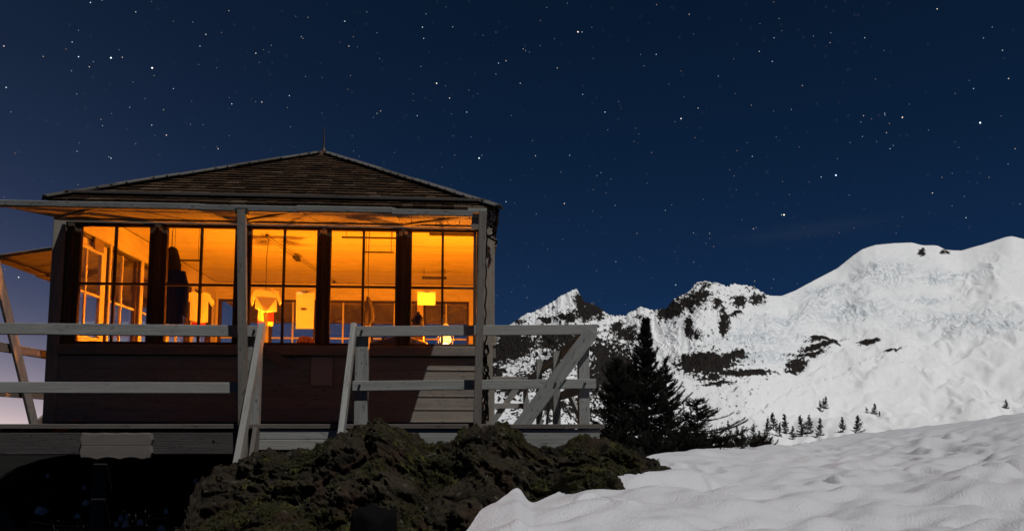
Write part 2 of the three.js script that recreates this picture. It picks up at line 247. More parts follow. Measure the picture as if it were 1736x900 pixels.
{
  const bs = []; for (let b = -26; b < -4; b += 0.8) bs.push(b); for (let b = -4; b < 39; b += 0.055) bs.push(b); for (let b = 39; b <= 75; b += 1.0) bs.push(b);
  const nt = 330, back = 14, nv = nt + back, P = [], C = [];
  for (const b of bs) {
    let last;
    for (let j = 0; j < nt; j++) {
      const t = j / (nt - 1), s = slope(b, t); last = s; P.push(...s.p);
      const v = fbm(b * 3, s.el0 * 3, 50, 3), w = smooth(-0.025, 0.03, s.bare);
      const sn = 0.80 + 0.04 * v - 0.36 * clamp(s.ice), bl = 0.10 * clamp(s.ice);
      const q = 0.5 + 0.5 * fbm(b * 5, s.el0 * 5, 60, 3), rc = [0.009 + 0.036 * q * q, 0.009 + 0.025 * q * q, 0.009 + 0.018 * q * q];
      C.push(lerp(sn, rc[0], w), lerp(sn + bl * 0.6, rc[1], w), lerp(sn + bl, rc[2], w));
    }
    for (let j = 1; j <= back; j++) { const k = 1 + j * 0.05; P.push(last.p[0] * k, last.p[1] - j * j * 14 - j * 20, last.p[2] * k); C.push(0.8, 0.8, 0.82); }
  }
  const g = geoFrom(P, gridIndex(bs.length, nv, true), C);
  const m = mesh('mountain', g, new THREE.MeshPhysicalMaterial({ vertexColors: true, roughness: 0.95, specularIntensity: 0.15 }), scene);
  tag(m, 'snow covered volcano and rocky peaks across the valley', 'mountain', null, 'structure');
}
// the land round about: a rocky knoll that falls away on all sides
function groundY(x, z) {
  const d = -z, r = Math.hypot(x, z), dx = x + 2.3;
  const under = smooth(5.7, 8.7, d) * smooth(18, 10, Math.abs(dx)) * smooth(2.6, 0.6, x) * smooth(-7.5, -5.2, x);
  let y = lerp(-1.28, -0.335, under);
  y += 0.14 * fbm(x * 1.1, 0, z * 1.1, 4) * (1 - 0.65 * under);
  const far = Math.max(0, Math.hypot(dx * 0.6, d - 7) - 9);
  y -= far * 0.55; const y2 = -230 - 190 * smooth(700, 9000, r) + 30 * fbm(x / 900, 1, z / 900, 3);
  return y < -60 ? lerp(y, y2, smooth(-60, -260, y) * 1) < y2 ? y2 : lerp(y, y2, smooth(-60, -260, y)) : y;
}
{
  const rs = []; for (let r = 0.4; r < 20; r += 0.14) rs.push(r); for (let r = 20; r < 45000; r *= 1.09) rs.push(r);
  const na = 300, P = [], C = [];
  for (const r of rs) for (let i = 0; i <= na; i++) {
    const a = (i / na) * 2 * Math.PI, x = Math.sin(a) * r, z = -Math.cos(a) * r, n = fbm(x * 2, 3, z * 2, 3), m = fbm(x * 0.7, 8, z * 0.7, 3);
    P.push(x, groundY(x, z), z); const g = m > 0.1 ? 0.4 : 0; C.push(0.009 + 0.005 * n, 0.009 + 0.005 * n + 0.002 * g, 0.007 + 0.003 * n - 0.002 * g);
  }
  const gr = mesh('ground', geoFrom(P, gridIndex(rs.length, na + 1), C), new THREE.MeshPhysicalMaterial({ vertexColors: true, roughness: 1, specularIntensity: 0.15 }), scene);
  tag(gr, 'dark rocky ground beneath the lookout and into the valley', 'ground', null, 'structure');
}
// the snow bank: edge of the bank by bearing (degrees), depth ahead (m) and height there (m)
const bankEdge = [[-22, 1.9, -0.66], [-10, 2.7, -0.60], [-3.95, 3.4, -0.515], [-3.2, 3.6, -0.50], [-1.8, 3.9, -0.45], [-0.4, 4.2, -0.42], [0.2, 4.32, -0.40], [0.75, 4.34, -0.40], [1.35, 4.2, -0.475], [3.9, 4.6, -0.44], [6.3, 5.3, -0.366], [9.5, 6.2, -0.30], [12.3, 7, -0.268], [15.5, 8, -0.262], [18.9, 9, -0.27], [23.2, 10.4, -0.25], [24.2, 13, -0.20], [28.5, 15, -0.072], [33, 15.6, 0.12], [35.9, 16, 0.296], [48, 16, 0.8]];
const soften = (b) => lerp(0.8, 2.2, smooth(3, 10, Math.abs(b))), edgeD = softTable(bankEdge, 1, -22, 50, soften), edgeY = softTable(bankEdge, 2, -22, 50, soften);
function bank(bd, d) {                                          // bearing in degrees, depth along it
  const d1 = edgeD(bd), y1 = edgeY(bd), c = Math.cos(bd * RAD), x = Math.tan(bd * RAD) * d, z = -d;
  const s = d / d1; let y = s < 1 ? y1 + (-0.64 - y1) * Math.pow(1 - s, 0.82) : y1 - 0.9 * (d - d1) - 1.6 * (d - d1) * (d - d1);
  const q = x * 0.83 - z * 0.55, p = x * 0.55 + z * 0.83;        // the wind has combed it along one direction
  const calm = 0.3 + 0.7 * smooth(0, 0.35, Math.abs(1 - s));
  y += calm * (0.085 * fbm(q * 0.62, p * 1.25, 2, 2) + 0.055 * fbm(q * 1.1 + 3, p * 2.3, 5, 2) + 0.007 * fbm(q * 3.2, p * 5, 8, 2));
  for (const [hx, hz, hr, hd] of hollows) { const e = ((x - hx) ** 2 + (z - hz) ** 2 * 0.6) / (hr * hr); if (e < 6) y += 1.5 * hd * (-Math.exp(-e * 1.4) + 0.35 * Math.exp(-((Math.sqrt(e) - 1.35) ** 2) * 5)); }
  return [x, y, z];
}
const hollows = (() => { const R = rng(21), h = [[3.15, -6.45, 0.13, 0.09], [2.35, -5.4, 0.09, 0.05], [4.0, -5.7, 0.2, 0.1], [0.48, -4.15, 0.07, 0.05], [0.62, -3.9, 0.05, 0.03], [1.5, -5.2, 0.08, 0.04], [5.2, -8.6, 0.35, 0.14], [6.9, -10.5, 0.4, 0.12]]; for (let i = 0; i < 70; i++) { const d = 2.6 + R() * 8; h.push([Math.tan((R() * 44 - 4) * RAD) * d, -d, 0.06 + 0.12 * R(), 0.012 + 0.03 * R()]); } return h; })();
{
  const bs = []; for (let b = -12; b <= 45; b += 0.085) bs.push(b);
  const nd = 330, P = [], UV = [];
  for (const b of bs) { const d1 = edgeD(b); for (let j = 0; j < nd; j++) { const t = j / (nd - 1), d = t < 0.9 ? 2.1 * Math.pow(d1 / 2.1, t / 0.9) : d1 + (t - 0.9) / 0.1 * 3; const p = bank(b, d); P.push(...p); UV.push(p[0], p[2]); } }
  const bt = (() => { const W = 512, d = new Uint8Array(W * W * 4); for (let j = 0; j < W; j++) for (let i = 0; i < W; i++) { const a = i / W * 2 * Math.PI, c = j / W * 2 * Math.PI; const v = clamp(0.5 + 0.5 * fbm(Math.cos(a) * 6 + Math.sin(c) * 3, Math.sin(a) * 6 + 4, Math.cos(c) * 6, 4, 0.7)); const o = (j * W + i) * 4; d[o] = d[o + 1] = d[o + 2] = Math.round(v * 255); d[o + 3] = 255; } const t = new THREE.DataTexture(d, W, W); t.wrapS = t.wrapT = THREE.RepeatWrapping; t.magFilter = THREE.LinearFilter; t.repeat.set(1.3, 1.3); t.needsUpdate = true; return t; })();
  const sm = mesh('snow_bank', geoFrom(P, gridIndex(bs.length, nd, true), null, UV), new THREE.MeshPhysicalMaterial({ color: new THREE.Color().setRGB(0.57, 0.565, 0.585), roughness: 0.6, bumpMap: bt, bumpScale: 0.007 }), scene);
  tag(sm, 'wind-combed snow bank in the foreground', 'snow', null, 'structure');
}
// the mossy outcrop in front of the deck: crest by bearing, depth and height
const crest = [[-31, 3.9, -1.5], [-27.5, 4.1, -0.92], [-25.3, 4.3, -0.65], [-24.1, 4.5, -0.50], [-23.2, 4.65, -0.34], [-21.4, 4.75, -0.27], [-19.2, 4.8, -0.205], [-15.7, 4.85, -0.175], [-13.9, 4.85, -0.10], [-12.1, 4.9, -0.022], [-10.3, 4.9, 0.022], [-8.4, 4.95, -0.05], [-6.8, 5.0, -0.145], [-5.1, 5.0, -0.12], [-3.2, 5.05, -0.03], [-0.4, 5.1, -0.022], [1.5, 5.15, -0.115], [3.4, 5.2, -0.165], [5.5, 5.2, -0.105], [7.7, 5.25, -0.115], [9.1, 5.3, -0.20], [10.8, 5.4, -0.25], [12.6, 5.5, -0.36], [14.5, 5.6, -0.7], [17, 5.7, -1.2]];
const crestD = table(crest, 1), crestY = table(crest, 2);
const rockSample = [];
// broken rock: the space is cut into blocks, each pushed out and tilted by its own amount, with cracks between them
const hash = (x, y, z, k) => { let h = Math.imul(x, 374761393) ^ Math.imul(y, 668265263) ^ Math.imul(z, 1274126177) ^ Math.imul(k, 974634777); h = Math.imul(h ^ (h >>> 13), 1274126177); return ((h ^ (h >>> 16)) >>> 0) / 4294967296; };
function blocks(x, y, z) {
  const i = Math.floor(x), j = Math.floor(y), k = Math.floor(z); let f1 = 9, f2 = 9, best = 0;
  for (let a = -1; a <= 1; a++) for (let b = -1; b <= 1; b++) for (let c = -1; c <= 1; c++) {
    const X = i + a, Y = j + b, Z = k + c, dx = x - X - hash(X, Y, Z, 1), dy = y - Y - hash(X, Y, Z, 2), dz = z - Z - hash(X, Y, Z, 3), q = dx * dx + dy * dy + dz * dz;
    if (q < f1) { f2 = f1; f1 = q; best = (hash(X, Y, Z, 4) - 0.5) + 1.1 * ((hash(X, Y, Z, 5) - 0.5) * dx + (hash(X, Y, Z, 6) - 0.5) * dz + (hash(X, Y, Z, 7) - 0.5) * dy); } else if (q < f2) f2 = q;
  }
  return [best, Math.sqrt(f2) - Math.sqrt(f1)];
}
{
  const nb = 640, nd = 240, P = [], C = [];
  for (let i = 0; i < nb; i++) {
    const b = lerp(-31, 17, i / (nb - 1)), dc = crestD(b), yc = crestY(b);
    for (let j = 0; j < nd; j++) {
      const s = j / (nd - 1), d = lerp(dc - 1.55, dc + 0.62, s), x0 = Math.tan(b * RAD) * d, e = d - dc;
      let y = e < 0 ? yc - 0.98 * Math.pow(-e / 1.55, 1.25) * 1.0 : yc - 2.6 * e * e - 0.25 * e;
      const big = ridged(x0 * 0.75, d * 0.9, 1.7, 3), mid = ridged(x0 * 2.3 + 9, y * 2.5, d * 2.3, 4), small = fbm(x0 * 9, y * 9, d * 9, 4, 0.6), tiny = fbm(x0 * 30, y * 30, d * 30, 3, 0.6);
      const keep = e < 0 ? smooth(0, -0.22, e) : 0;             // the skyline of the rock keeps its height
      const wx = 0.25 * fbm(x0 * 1.3, d * 1.3, 60, 2), [b1, c1] = blocks(x0 * 1.5 + wx, y * 2.6 + wx, d * 1.6), [b2, c2] = blocks(x0 * 5.2 + wx * 2, y * 8 + 3, d * 6.5 + wx * 2), [b3, c3] = blocks(x0 * 14 + wx * 4, y * 18, d * 16);
      const D = (0.10 * big + 0.05 * mid + 0.06 * b1 + 0.075 * (smooth(0, 0.3, c1) - 0.8)) * (0.3 + 0.7 * keep) + 0.020 * b2 + 0.030 * (smooth(0, 0.35, c2) - 0.7) + 0.012 * (smooth(0, 0.5, c3) - 0.5) + 0.024 * small + 0.017 * tiny;
      const ny = lerp(0.95, 0.42, keep), nz = lerp(0.3, 0.9, keep); y += D * ny;
      const x = x0 + 0.05 * fbm(x0 * 2, y * 2, 77, 3), z = -(d + 0.06 * fbm(x0 * 2.2, y * 2.2 + 5, 99, 3)) + D * nz;
      P.push(x, y, z);
      const moss = fbm(x0 * 1.6, y * 1.6, d * 1.6 + 20, 4) + 0.5 * small, lichen = fbm(x0 * 6.5, y * 6.5 + 40, d * 6.5, 3), pale = fbm(x0 * 11, y * 11 + 70, d * 11, 2), red = fbm(x0 * 2.4, y * 2.4 + 110, d * 2.4, 3);
      let c = [0.021 + 0.013 * tiny + 0.017 * b2, 0.017 + 0.011 * tiny + 0.0135 * b2, 0.0118 + 0.0075 * tiny + 0.0085 * b2];
      const mw = smooth(0.0, 0.35, moss); c = c.map((v, k) => lerp(v, [0.021, 0.0195, 0.007][k] * (1 + 0.4 * tiny), mw));
      const lw = smooth(0.22, 0.45, lichen) * smooth(-0.3, 0.2, moss); c = c.map((v, k) => lerp(v, [0.052, 0.049, 0.014][k], lw));
      const pw = smooth(0.52, 0.7, pale); c = c.map((v, k) => lerp(v, [0.075, 0.068, 0.055][k], pw * 0.8));
      const rw = smooth(0.2, 0.5, red) * (1 - mw * 0.6); c = c.map((v, k) => lerp(v, [0.030, 0.017, 0.011][k], rw * 0.7));
      C.push(...c);
      if (s < 0.8 && s > 0.1) rockSample.push([x, y, z, moss, lichen]);
    }
  }
  const o = new THREE.Vector3(-0.9, -1.1, -4.5); for (let i = 0; i < P.length; i += 3) { P[i] -= o.x; P[i + 1] -= o.y; P[i + 2] -= o.z; }
  const rk = mesh('rock_outcrop', geoFrom(P, gridIndex(nb, nd, true), C), new THREE.MeshPhysicalMaterial({ vertexColors: true, roughness: 1, specularIntensity: 0.15 }), null);
  rk.position.copy(o); scene.add(rk);
  tag(rk, 'dark mossy rock outcrop below the deck railing', 'rock');
  // moss and heather sprigs
  const R = rng(31), tri = []; for (let k = 0; k < 5; k++) { const a = k * 1.256 + R(), l = 0.5 + R() * 0.5, c = Math.cos(a), s = Math.sin(a); tri.push(-s * 0.22, 0, c * 0.22, s * 0.22, 0, -c * 0.22, c * 0.75 * l, 0.9 * l, s * 0.75 * l); }
  const tg = new THREE.BufferGeometry(); tg.setAttribute('position', new THREE.Float32BufferAttribute(tri, 3)); tg.computeVertexNormals();
  const spots = []; for (let k = 0; k < 120000 && spots.length < 34000; k++) { const q = rockSample[Math.floor(R() * rockSample.length)]; if (q[3] + 0.5 * q[4] > -0.12 + 0.5 * R()) spots.push(q); }
  const im = new THREE.InstancedMesh(tg, new THREE.MeshStandardMaterial({ color: 0xffffff, roughness: 0.9 }), spots.length); im.name = 'moss'; im.castShadow = im.receiveShadow = true;
  const m4 = new THREE.Matrix4(), qu = new THREE.Quaternion(), col = new THREE.Color();
  spots.forEach((q, i) => { const s = 0.007 + 0.015 * R() * R(); qu.setFromEuler(new THREE.Euler(R() * 0.8 - 0.2, R() * 6.3, R() * 0.8 - 0.4)); m4.compose(new THREE.Vector3(q[0], q[1] - 0.003, q[2]), qu, new THREE.Vector3(s, s, s)); im.setMatrixAt(i, m4); const t = R(), y = R() < 0.12 ? 2.0 : 1; im.setColorAt(i, col.setRGB((0.013 + 0.024 * t) * y, (0.0130 + 0.020 * t) * y, (0.0045 + 0.0045 * t))); });
  scene.add(im); tag(im, 'olive and yellow green moss on the rock outcrop', 'moss', null, 'stuff');
}

// ---------------------------------------------------------------- the lookout cabin
const HALF = 2.125, CU = 0.015, CW = 2.125, SILL = 0.776, HEAD = 1.957, EAVE = 2.166, APEX = 3.536, CEIL = 2.235, OVER = 0.05;
const cabin = thing('lookout_cabin', 'square wooden fire lookout with glowing orange windows and shingled hip roof', 'cabin', [CU, 0, CW]);
const cR = rng(3);
// turn a geometry that is authored for the front side (a along it, d outwards) to one of the four sides: 0 front, 1 right, 2 back, 3 left
function toSide(g, k) { g.translate(0, 0, 0); return k ? g.applyMatrix4(new THREE.Matrix4().makeRotationY(k * Math.PI / 2)) : g; }
const side = (k, a0, a1, y0, y1, d0, d1, ch) => {       // block on side k in the cabin's own axes (origin at the middle of its floor)
  const m = [(a0 + a1) / 2, (y0 + y1) / 2, HALF + (d0 + d1) / 2], V = (x, y, z) => new THREE.Vector3(x, y, z), A = a1 - a0, Y = y1 - y0, D = d1 - d0; let g;
  if (A >= Y && A >= D) g = timber(V(a0, m[1], m[2]), V(a1, m[1], m[2]), D, Y, undefined, ch);
  else if (Y >= D) g = timber(V(m[0], y0, m[2]), V(m[0], y1, m[2]), A, D, V(0, 0, 1), ch);
  else g = timber(V(m[0], m[1], HALF + d0), V(m[0], m[1], HALF + d1), A, Y, undefined, ch);
  return toSide(g, k);
};
const bays = [[-1.885, -1.235], [-1.065, -0.415], [-0.255, 0.385], [0.525, 1.165], [1.325, 1.945]];
const put = (name, g, m, parent) => { const o = new THREE.Mesh(g, m); o.name = name; o.castShadow = o.receiveShadow = true; parent.add(o); return o; };
const grp = (name, parent, label) => { const g = new THREE.Group(); g.name = name; parent.add(g); if (label) g.userData.label = label; return g; };
const wallLabels = ['front wall, half in the shutter shadow', null, null, null];
for (let k = 0; k < 4; k++) {
  const wall = grp('wall', cabin, wallLabels[k]), mine = k === 3 ? bays.slice(0, 4) : bays;     // the left side has its door in the bay next to the front
  // weatherboards: each laps the one below
  const rows = [0.015, 0.135, 0.265, 0.395, 0.525, 0.645];
  const aEnd = k === 3 ? 1.14 : HALF - 0.1;
  for (let i = 0; i < rows.length - 1; i++) {
    const g = side(k, -HALF + 0.1, aEnd, rows[i] + 0.004, rows[i + 1] + 0.012, -0.022 + 0.0, 0.004 + 0.0);
    put('siding_board', g, pick(M.siding, cR), wall);
    put('siding_lip', side(k, -HALF + 0.1, aEnd, rows[i] + 0.006, rows[i] + 0.020, 0.0042, 0.011, 0.002), M.siding[0], wall);
  }
  put('sole_plate', side(k, -HALF + 0.1, aEnd, -0.035, 0.06, -0.084, -0.024), M.joist, wall);
  put('inner_lining', side(k, -HALF + 0.1, aEnd, 0.02, 0.76, -0.10, -0.085), M.cream, wall);
  put('sill', side(k, -HALF + 0.1, aEnd, 0.672, SILL - 0.008, -0.09, 0.052, 0.006), M.trim, wall);
  put('header', side(k, -HALF + 0.1, HALF - 0.1, HEAD + 0.004, EAVE - 0.03, -0.085, 0.012), M.trim, wall);
  put('inner_header', side(k, -HALF + 0.1, HALF - 0.1, HEAD + 0.01, CEIL - 0.004, -0.11, -0.088), M.cream, wall);
  // posts between the bays: a stud with a stop on each side
  const gaps = [[-HALF + 0.1, mine[0][0] - 0.032]]; for (let i = 0; i + 1 < mine.length; i++) gaps.push([mine[i][1] + 0.032, mine[i + 1][0] - 0.032]); gaps.push([mine[mine.length - 1][1] + 0.032, k === 3 ? mine[3][1] + 0.075 : HALF - 0.1]);
  gaps.forEach(([a, b], gi) => {
    put('mullion', side(k, a, b, SILL - 0.004, HEAD + 0.002, -0.085, -0.012), M.sash, wall);
    if (b - a > 0.06) put('mullion_cover', side(k, a + 0.022, b - 0.022, SILL - 0.002, HEAD - 0.002, -0.011, 0.010), M.sash, wall);
    put('inner_casing', side(k, a + 0.004, b - 0.004, SILL, HEAD + 0.008, -0.10, -0.0855), M.cream, wall);
    if (k === 0 && gi > 0 && gi < gaps.length - 1) for (const s of [a + 0.005, b - 0.04]) put('hinge_plate', side(0, s, s + 0.035, HEAD - 0.075 + 0.02 * cR(), HEAD - 0.03, 0.0105, 0.016, 0.001), M.galv, wall);
  });
  // windows: four panes each
  mine.forEach(([a0, a1], wi) => {
    const win = grp('window', cabin), mid = (a0 + a1) / 2, my = 1.367, y0 = SILL + 0.0, y1 = HEAD, t = 0.03, mm = 0.0115;
    put('sash_stile', side(k, a0 - t, a0, y0, y1, -0.06, -0.015), M.sash, win); put('sash_stile', side(k, a1, a1 + t, y0, y1, -0.06, -0.015), M.sash, win);
    put('sash_rail', side(k, a0, a1, y0 - 0.003, y0 + 0.024, -0.059, -0.016), M.sash, win); put('sash_rail', side(k, a0, a1, y1 - 0.02, y1 + 0.003, -0.059, -0.016), M.sash, win);
    const bar = k === 0 ? M.sash : M.cream;
    put('muntin', side(k, mid - mm, mid + mm, y0 + 0.024, y1 - 0.02, -0.05, -0.022, 0.002), bar, win);
    for (const [p, q] of [[a0, mid - mm], [mid + mm, a1]]) {
      put('muntin', side(k, p, q, my - mm, my + mm, -0.049, -0.023, 0.002), bar, win);
      for (const [yy0, yy1] of [[y0 + 0.024, my - mm], [my + mm, y1 - 0.02]]) {
        const g = new THREE.PlaneGeometry(q - p, yy1 - yy0); g.translate((p + q) / 2, (yy0 + yy1) / 2, HALF - 0.036); put('pane', toSide(g, k), M.glass, win);
      }
    }
  });
  // corner posts
}
for (const [sx, sz] of [[-1, 1], [1, 1], [1, -1], [-1, -1]]) {
  const p = new THREE.Vector3(sx * (HALF - 0.05), 0.0, sz * (HALF - 0.05)), q = p.clone(); q.y = EAVE - 0.03;
  put('corner_post', timber(p, q, 0.1, 0.1, new THREE.Vector3(0, 0, 1)), M.trim, cabin);
  for (const [nx, nz] of [[0, sz], [sx, 0]]) {           // corner boards
    const c = new THREE.Vector3(sx * HALF, 0, sz * HALF), along = new THREE.Vector3(nx ? 0 : -sx, 0, nx ? -sz : 0), out = new THREE.Vector3(nx, 0, nz);
    const a = c.clone().addScaledVector(along, nx ? 0.056 : 0.05).addScaledVector(out, 0.009); a.y = 0.005; const b = a.clone(); b.y = EAVE - 0.035;
    put('corner_board', timber(a, b, nx ? 0.016 : 0.112, nx ? 0.112 : 0.016, new THREE.Vector3(0, 0, 1)), M.siding[nx ? 0 : 2], cabin);
  }
}
{ // door in the left side, next to the front
  const door = grp('door', cabin, 'half glazed cream door'), a0 = 1.235, a1 = 1.985, k = 3;
  put('stile', side(k, a0, a0 + 0.1, 0.02, 1.93, -0.06, -0.02), M.cream, door); put('stile', side(k, a1 - 0.1, a1, 0.02, 1.93, -0.06, -0.02), M.cream, door);
  put('rail', side(k, a0 + 0.1, a1 - 0.1, 1.83, 1.93, -0.059, -0.021), M.cream, door); put('rail', side(k, a0 + 0.1, a1 - 0.1, 0.78, 0.92, -0.059, -0.021), M.cream, door); put('rail', side(k, a0 + 0.1, a1 - 0.1, 0.02, 0.22, -0.059, -0.021), M.cream, door);
  put('panel', side(k, a0 + 0.1, a1 - 0.1, 0.22, 0.78, -0.048, -0.032), M.cream, door); put('muntin', side(k, (a0 + a1) / 2 - 0.015, (a0 + a1) / 2 + 0.015, 0.92, 1.83, -0.05, -0.03, 0.002), M.cream, door);
  put('muntin', side(k, a0 + 0.1, a1 - 0.1, 1.36, 1.384, -0.0495, -0.0305, 0.002), M.cream, door);
  const g = new THREE.PlaneGeometry(a1 - a0 - 0.2, 0.91); g.translate((a0 + a1) / 2, 1.375, HALF - 0.04); put('pane', toSide(g, k), M.glass, door);
  const kn = new THREE.LatheGeometry([[0, -0.125], [0.022, -0.12], [0.03, -0.105], [0.022, -0.09], [0.01, -0.082], [0.01, -0.06]].map(([r, z]) => new THREE.Vector2(r, z)), 14); kn.rotateX(Math.PI / 2).translate(a1 - 0.06, 1.12, HALF); put('handle', toSide(kn, k), M.bolt, door);
  put('door_post', side(k, a0 - 0.045, a0 - 0.004, 0.02, HEAD, -0.085, -0.005), M.trim, cabin); put('door_post', side(k, a1 + 0.004, HALF - 0.1, 0.02, HEAD, -0.085, -0.005), M.trim, cabin);
  put('wall_filler', side(k, a0, a1, 1.935, HEAD + 0.003, -0.084, -0.01), M.trim, cabin);
}
{ // floor and boarded ceiling
  const fl = grp('floor', cabin); for (let i = 0; i < 28; i++) { const x0 = -HALF + 0.1 + i * 0.144; put('floor_board', timber(new THREE.Vector3(x0 + 0.07, -0.005, -HALF + 0.1), new THREE.Vector3(x0 + 0.07, -0.005, HALF - 0.1), 0.142, 0.03), M.floor, fl); }
  const ce = grp('ceiling', cabin); const n = 30, w = (2 * HALF - 0.22) / n; for (let i = 0; i < n; i++) { const z = -HALF + 0.11 + (i + 0.5) * w; put('ceiling_board', timber(new THREE.Vector3(-HALF + 0.11, CEIL + 0.009 + 0.002 * cR(), z), new THREE.Vector3(HALF - 0.11, CEIL + 0.009 + 0.002 * cR(), z), w - 0.003, 0.018, undefined, 0.004), pick(M.ceil, cR), ce); }
  put('ceiling_edge', join([0, 1, 2, 3].map((k) => side(k, -HALF + 0.06, HALF - 0.06 - (k % 2 ? 0.0 : 0.0), CEIL + 0.03, CEIL + 0.06, -0.14 + 0.001 * k, -0.02 + 0.001 * k))), M.joist, cabin);
}
{ // hip roof: sheathing, shingles course by course, hip caps, eaves, iron cap and spike
  const roof = grp('roof', cabin), E = HALF + OVER, rise = APEX - EAVE, L = Math.hypot(E, rise), ex = 0.112, nrow = Math.floor((L - 0.10) / ex), R = rng(9);
  const sh = new THREE.ConeGeometry(E * Math.SQRT2 - 0.02, rise, 4, 1, true); sh.rotateY(Math.PI / 4).translate(0, EAVE + rise / 2 - 0.022, 0); put('sheathing', sh.toNonIndexed(), M.sheath, roof);
  const upS = new THREE.Vector3(0, rise / L, -E / L), nS = new THREE.Vector3(0, E / L, rise / L), base = new THREE.Vector3(0, EAVE, E);
  const wedge = () => { // a tapered shingle, 1 wide, butt at 0, head at 1 up the slope
    const b = 0.034, t = 0.004, P = [[-.5, 0, 0], [.5, 0, 0], [.5, 0, b], [-.5, 0, b], [-.5, 1, 0], [.5, 1, 0], [.5, 1, t], [-.5, 1, t]], Q = [[0, 1, 2, 3], [3, 2, 6, 7], [5, 4, 7, 6], [4, 0, 3, 7], [1, 5, 6, 2], [4, 5, 1, 0]], pos = [], uv = [];
    for (const q of Q) for (const i of [0, 1, 2, 0, 2, 3]) { pos.push(...P[q[i]]); uv.push(P[q[i]][1] * 0.2, P[q[i]][0] * 0.15); }
    const g = new THREE.BufferGeometry(); g.setAttribute('position', new THREE.Float32BufferAttribute(pos, 3)); g.setAttribute('uv', new THREE.Float32BufferAttribute(uv, 2)); g.computeVertexNormals(); return g;
  };
  const variants = [0, 1, 2, 3, 4, 5, 6].map((i) => { const g = wedge(); const uv = g.attributes.uv; for (let q = 0; q < uv.count; q++) uv.setXY(q, uv.getX(q) + i * 0.37, uv.getY(q) + i * 0.23); return g; });
  const rest = variants.map(() => []); let single = 0;
  for (let k = 0; k < 4; k++) for (let r = 0; r < nrow; r++) {
    const s0 = r * ex - 0.03, half = E * (1 - Math.max(0, s0 + 0.05) / L) - 0.01; let x = -half - R() * 0.06;
    while (x < half) {
      let w = 0.09 + 0.11 * R(); const xa = Math.max(x, -half), xb = Math.min(x + w, half); x += w;
      if (xb - xa < 0.03) continue;
      const v = Math.floor(R() * R() * 6.99 + (R() < 0.25 ? R() * 3 : 0)) % 7, lift = 0.004 * R() - 0.012, len = ex * 1.9;
      const m4 = new THREE.Matrix4().makeBasis(new THREE.Vector3(1, 0, 0), upS.clone().applyAxisAngle(new THREE.Vector3(1, 0, 0), 0.035 + 0.03 * R() * R()), nS).scale(new THREE.Vector3(xb - xa - 0.006, len, 1));
      m4.setPosition(base.clone().addScaledVector(upS, s0 + 0.012 * (R() - 0.5)).addScaledVector(nS, 0.0 + lift).add(new THREE.Vector3((xa + xb) / 2, 0, 0)));
      if (k) m4.premultiply(new THREE.Matrix4().makeRotationY(k * Math.PI / 2));
      if (k === 0 && single < 300) { const o = put('shingle', variants[v], M.shingle[v], roof); o.matrixAutoUpdate = true; m4.decompose(o.position, o.quaternion, o.scale); single++; }
      else rest[v].push(variants[v].clone().applyMatrix4(m4));
    }
  }
  rest.forEach((list, v) => { if (list.length) { const o = put('upper_shingles', mergeGeometries(list), M.shingle[v], roof); o.userData.kind = 'stuff'; } });
  for (let k = 0; k < 4; k++) { // hip caps
    const a = new THREE.Vector3(-E, EAVE + 0.012, E).applyAxisAngle(new THREE.Vector3(0, 1, 0), k * Math.PI / 2), b = new THREE.Vector3(0, APEX + 0.01, 0), H = a.distanceTo(b), dir = b.clone().sub(a).normalize(), n = Math.floor(H / 0.125);
    const out = new THREE.Vector3(a.x, 0, a.z).normalize(), up = new THREE.Vector3(0, 1, 0).addScaledVector(dir, -dir.y).normalize(), acr = new THREE.Vector3().crossVectors(dir, up);
    const nb = 5; for (let i = 0; i < nb; i++) for (const s of [-1, 1]) {
      const p = a.clone().addScaledVector(dir, H * i / nb - (i ? 0.02 : 0.03)), q = a.clone().addScaledVector(dir, Math.min(H * (i + 1) / nb, H - 0.1)), off = acr.clone().multiplyScalar(s * 0.042).addScaledVector(up, 0.024 + 0.004 * (i % 2)), tilt = up.clone().addScaledVector(acr, s * 0.42).normalize();
      p.add(off); q.add(off); put('hip_board', timber(p, q, 0.08, 0.014, tilt, 0.003), M.hip[(i + k) % 3 ? 0 : 1], roof);
    }
  }
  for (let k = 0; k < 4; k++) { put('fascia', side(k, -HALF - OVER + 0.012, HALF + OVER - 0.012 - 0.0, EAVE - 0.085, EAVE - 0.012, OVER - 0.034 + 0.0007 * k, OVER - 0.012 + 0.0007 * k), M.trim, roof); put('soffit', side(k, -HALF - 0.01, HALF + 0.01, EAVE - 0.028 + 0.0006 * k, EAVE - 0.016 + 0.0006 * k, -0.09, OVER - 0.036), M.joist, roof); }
  const cap = new THREE.ConeGeometry(0.20, 0.125, 4, 1); cap.rotateY(Math.PI / 4).translate(0, APEX + 0.0, 0); put('iron_cap', cap.toNonIndexed(), M.rust, roof);
  const sp = new THREE.LatheGeometry([[0.045, 0], [0.03, 0.03], [0.014, 0.07], [0.011, 0.2], [0.005, 0.34], [0, 0.355]].map(([r, y]) => new THREE.Vector2(r, y)), 10); sp.translate(0, APEX + 0.03, 0); put('spike', sp, M.iron, roof);
}
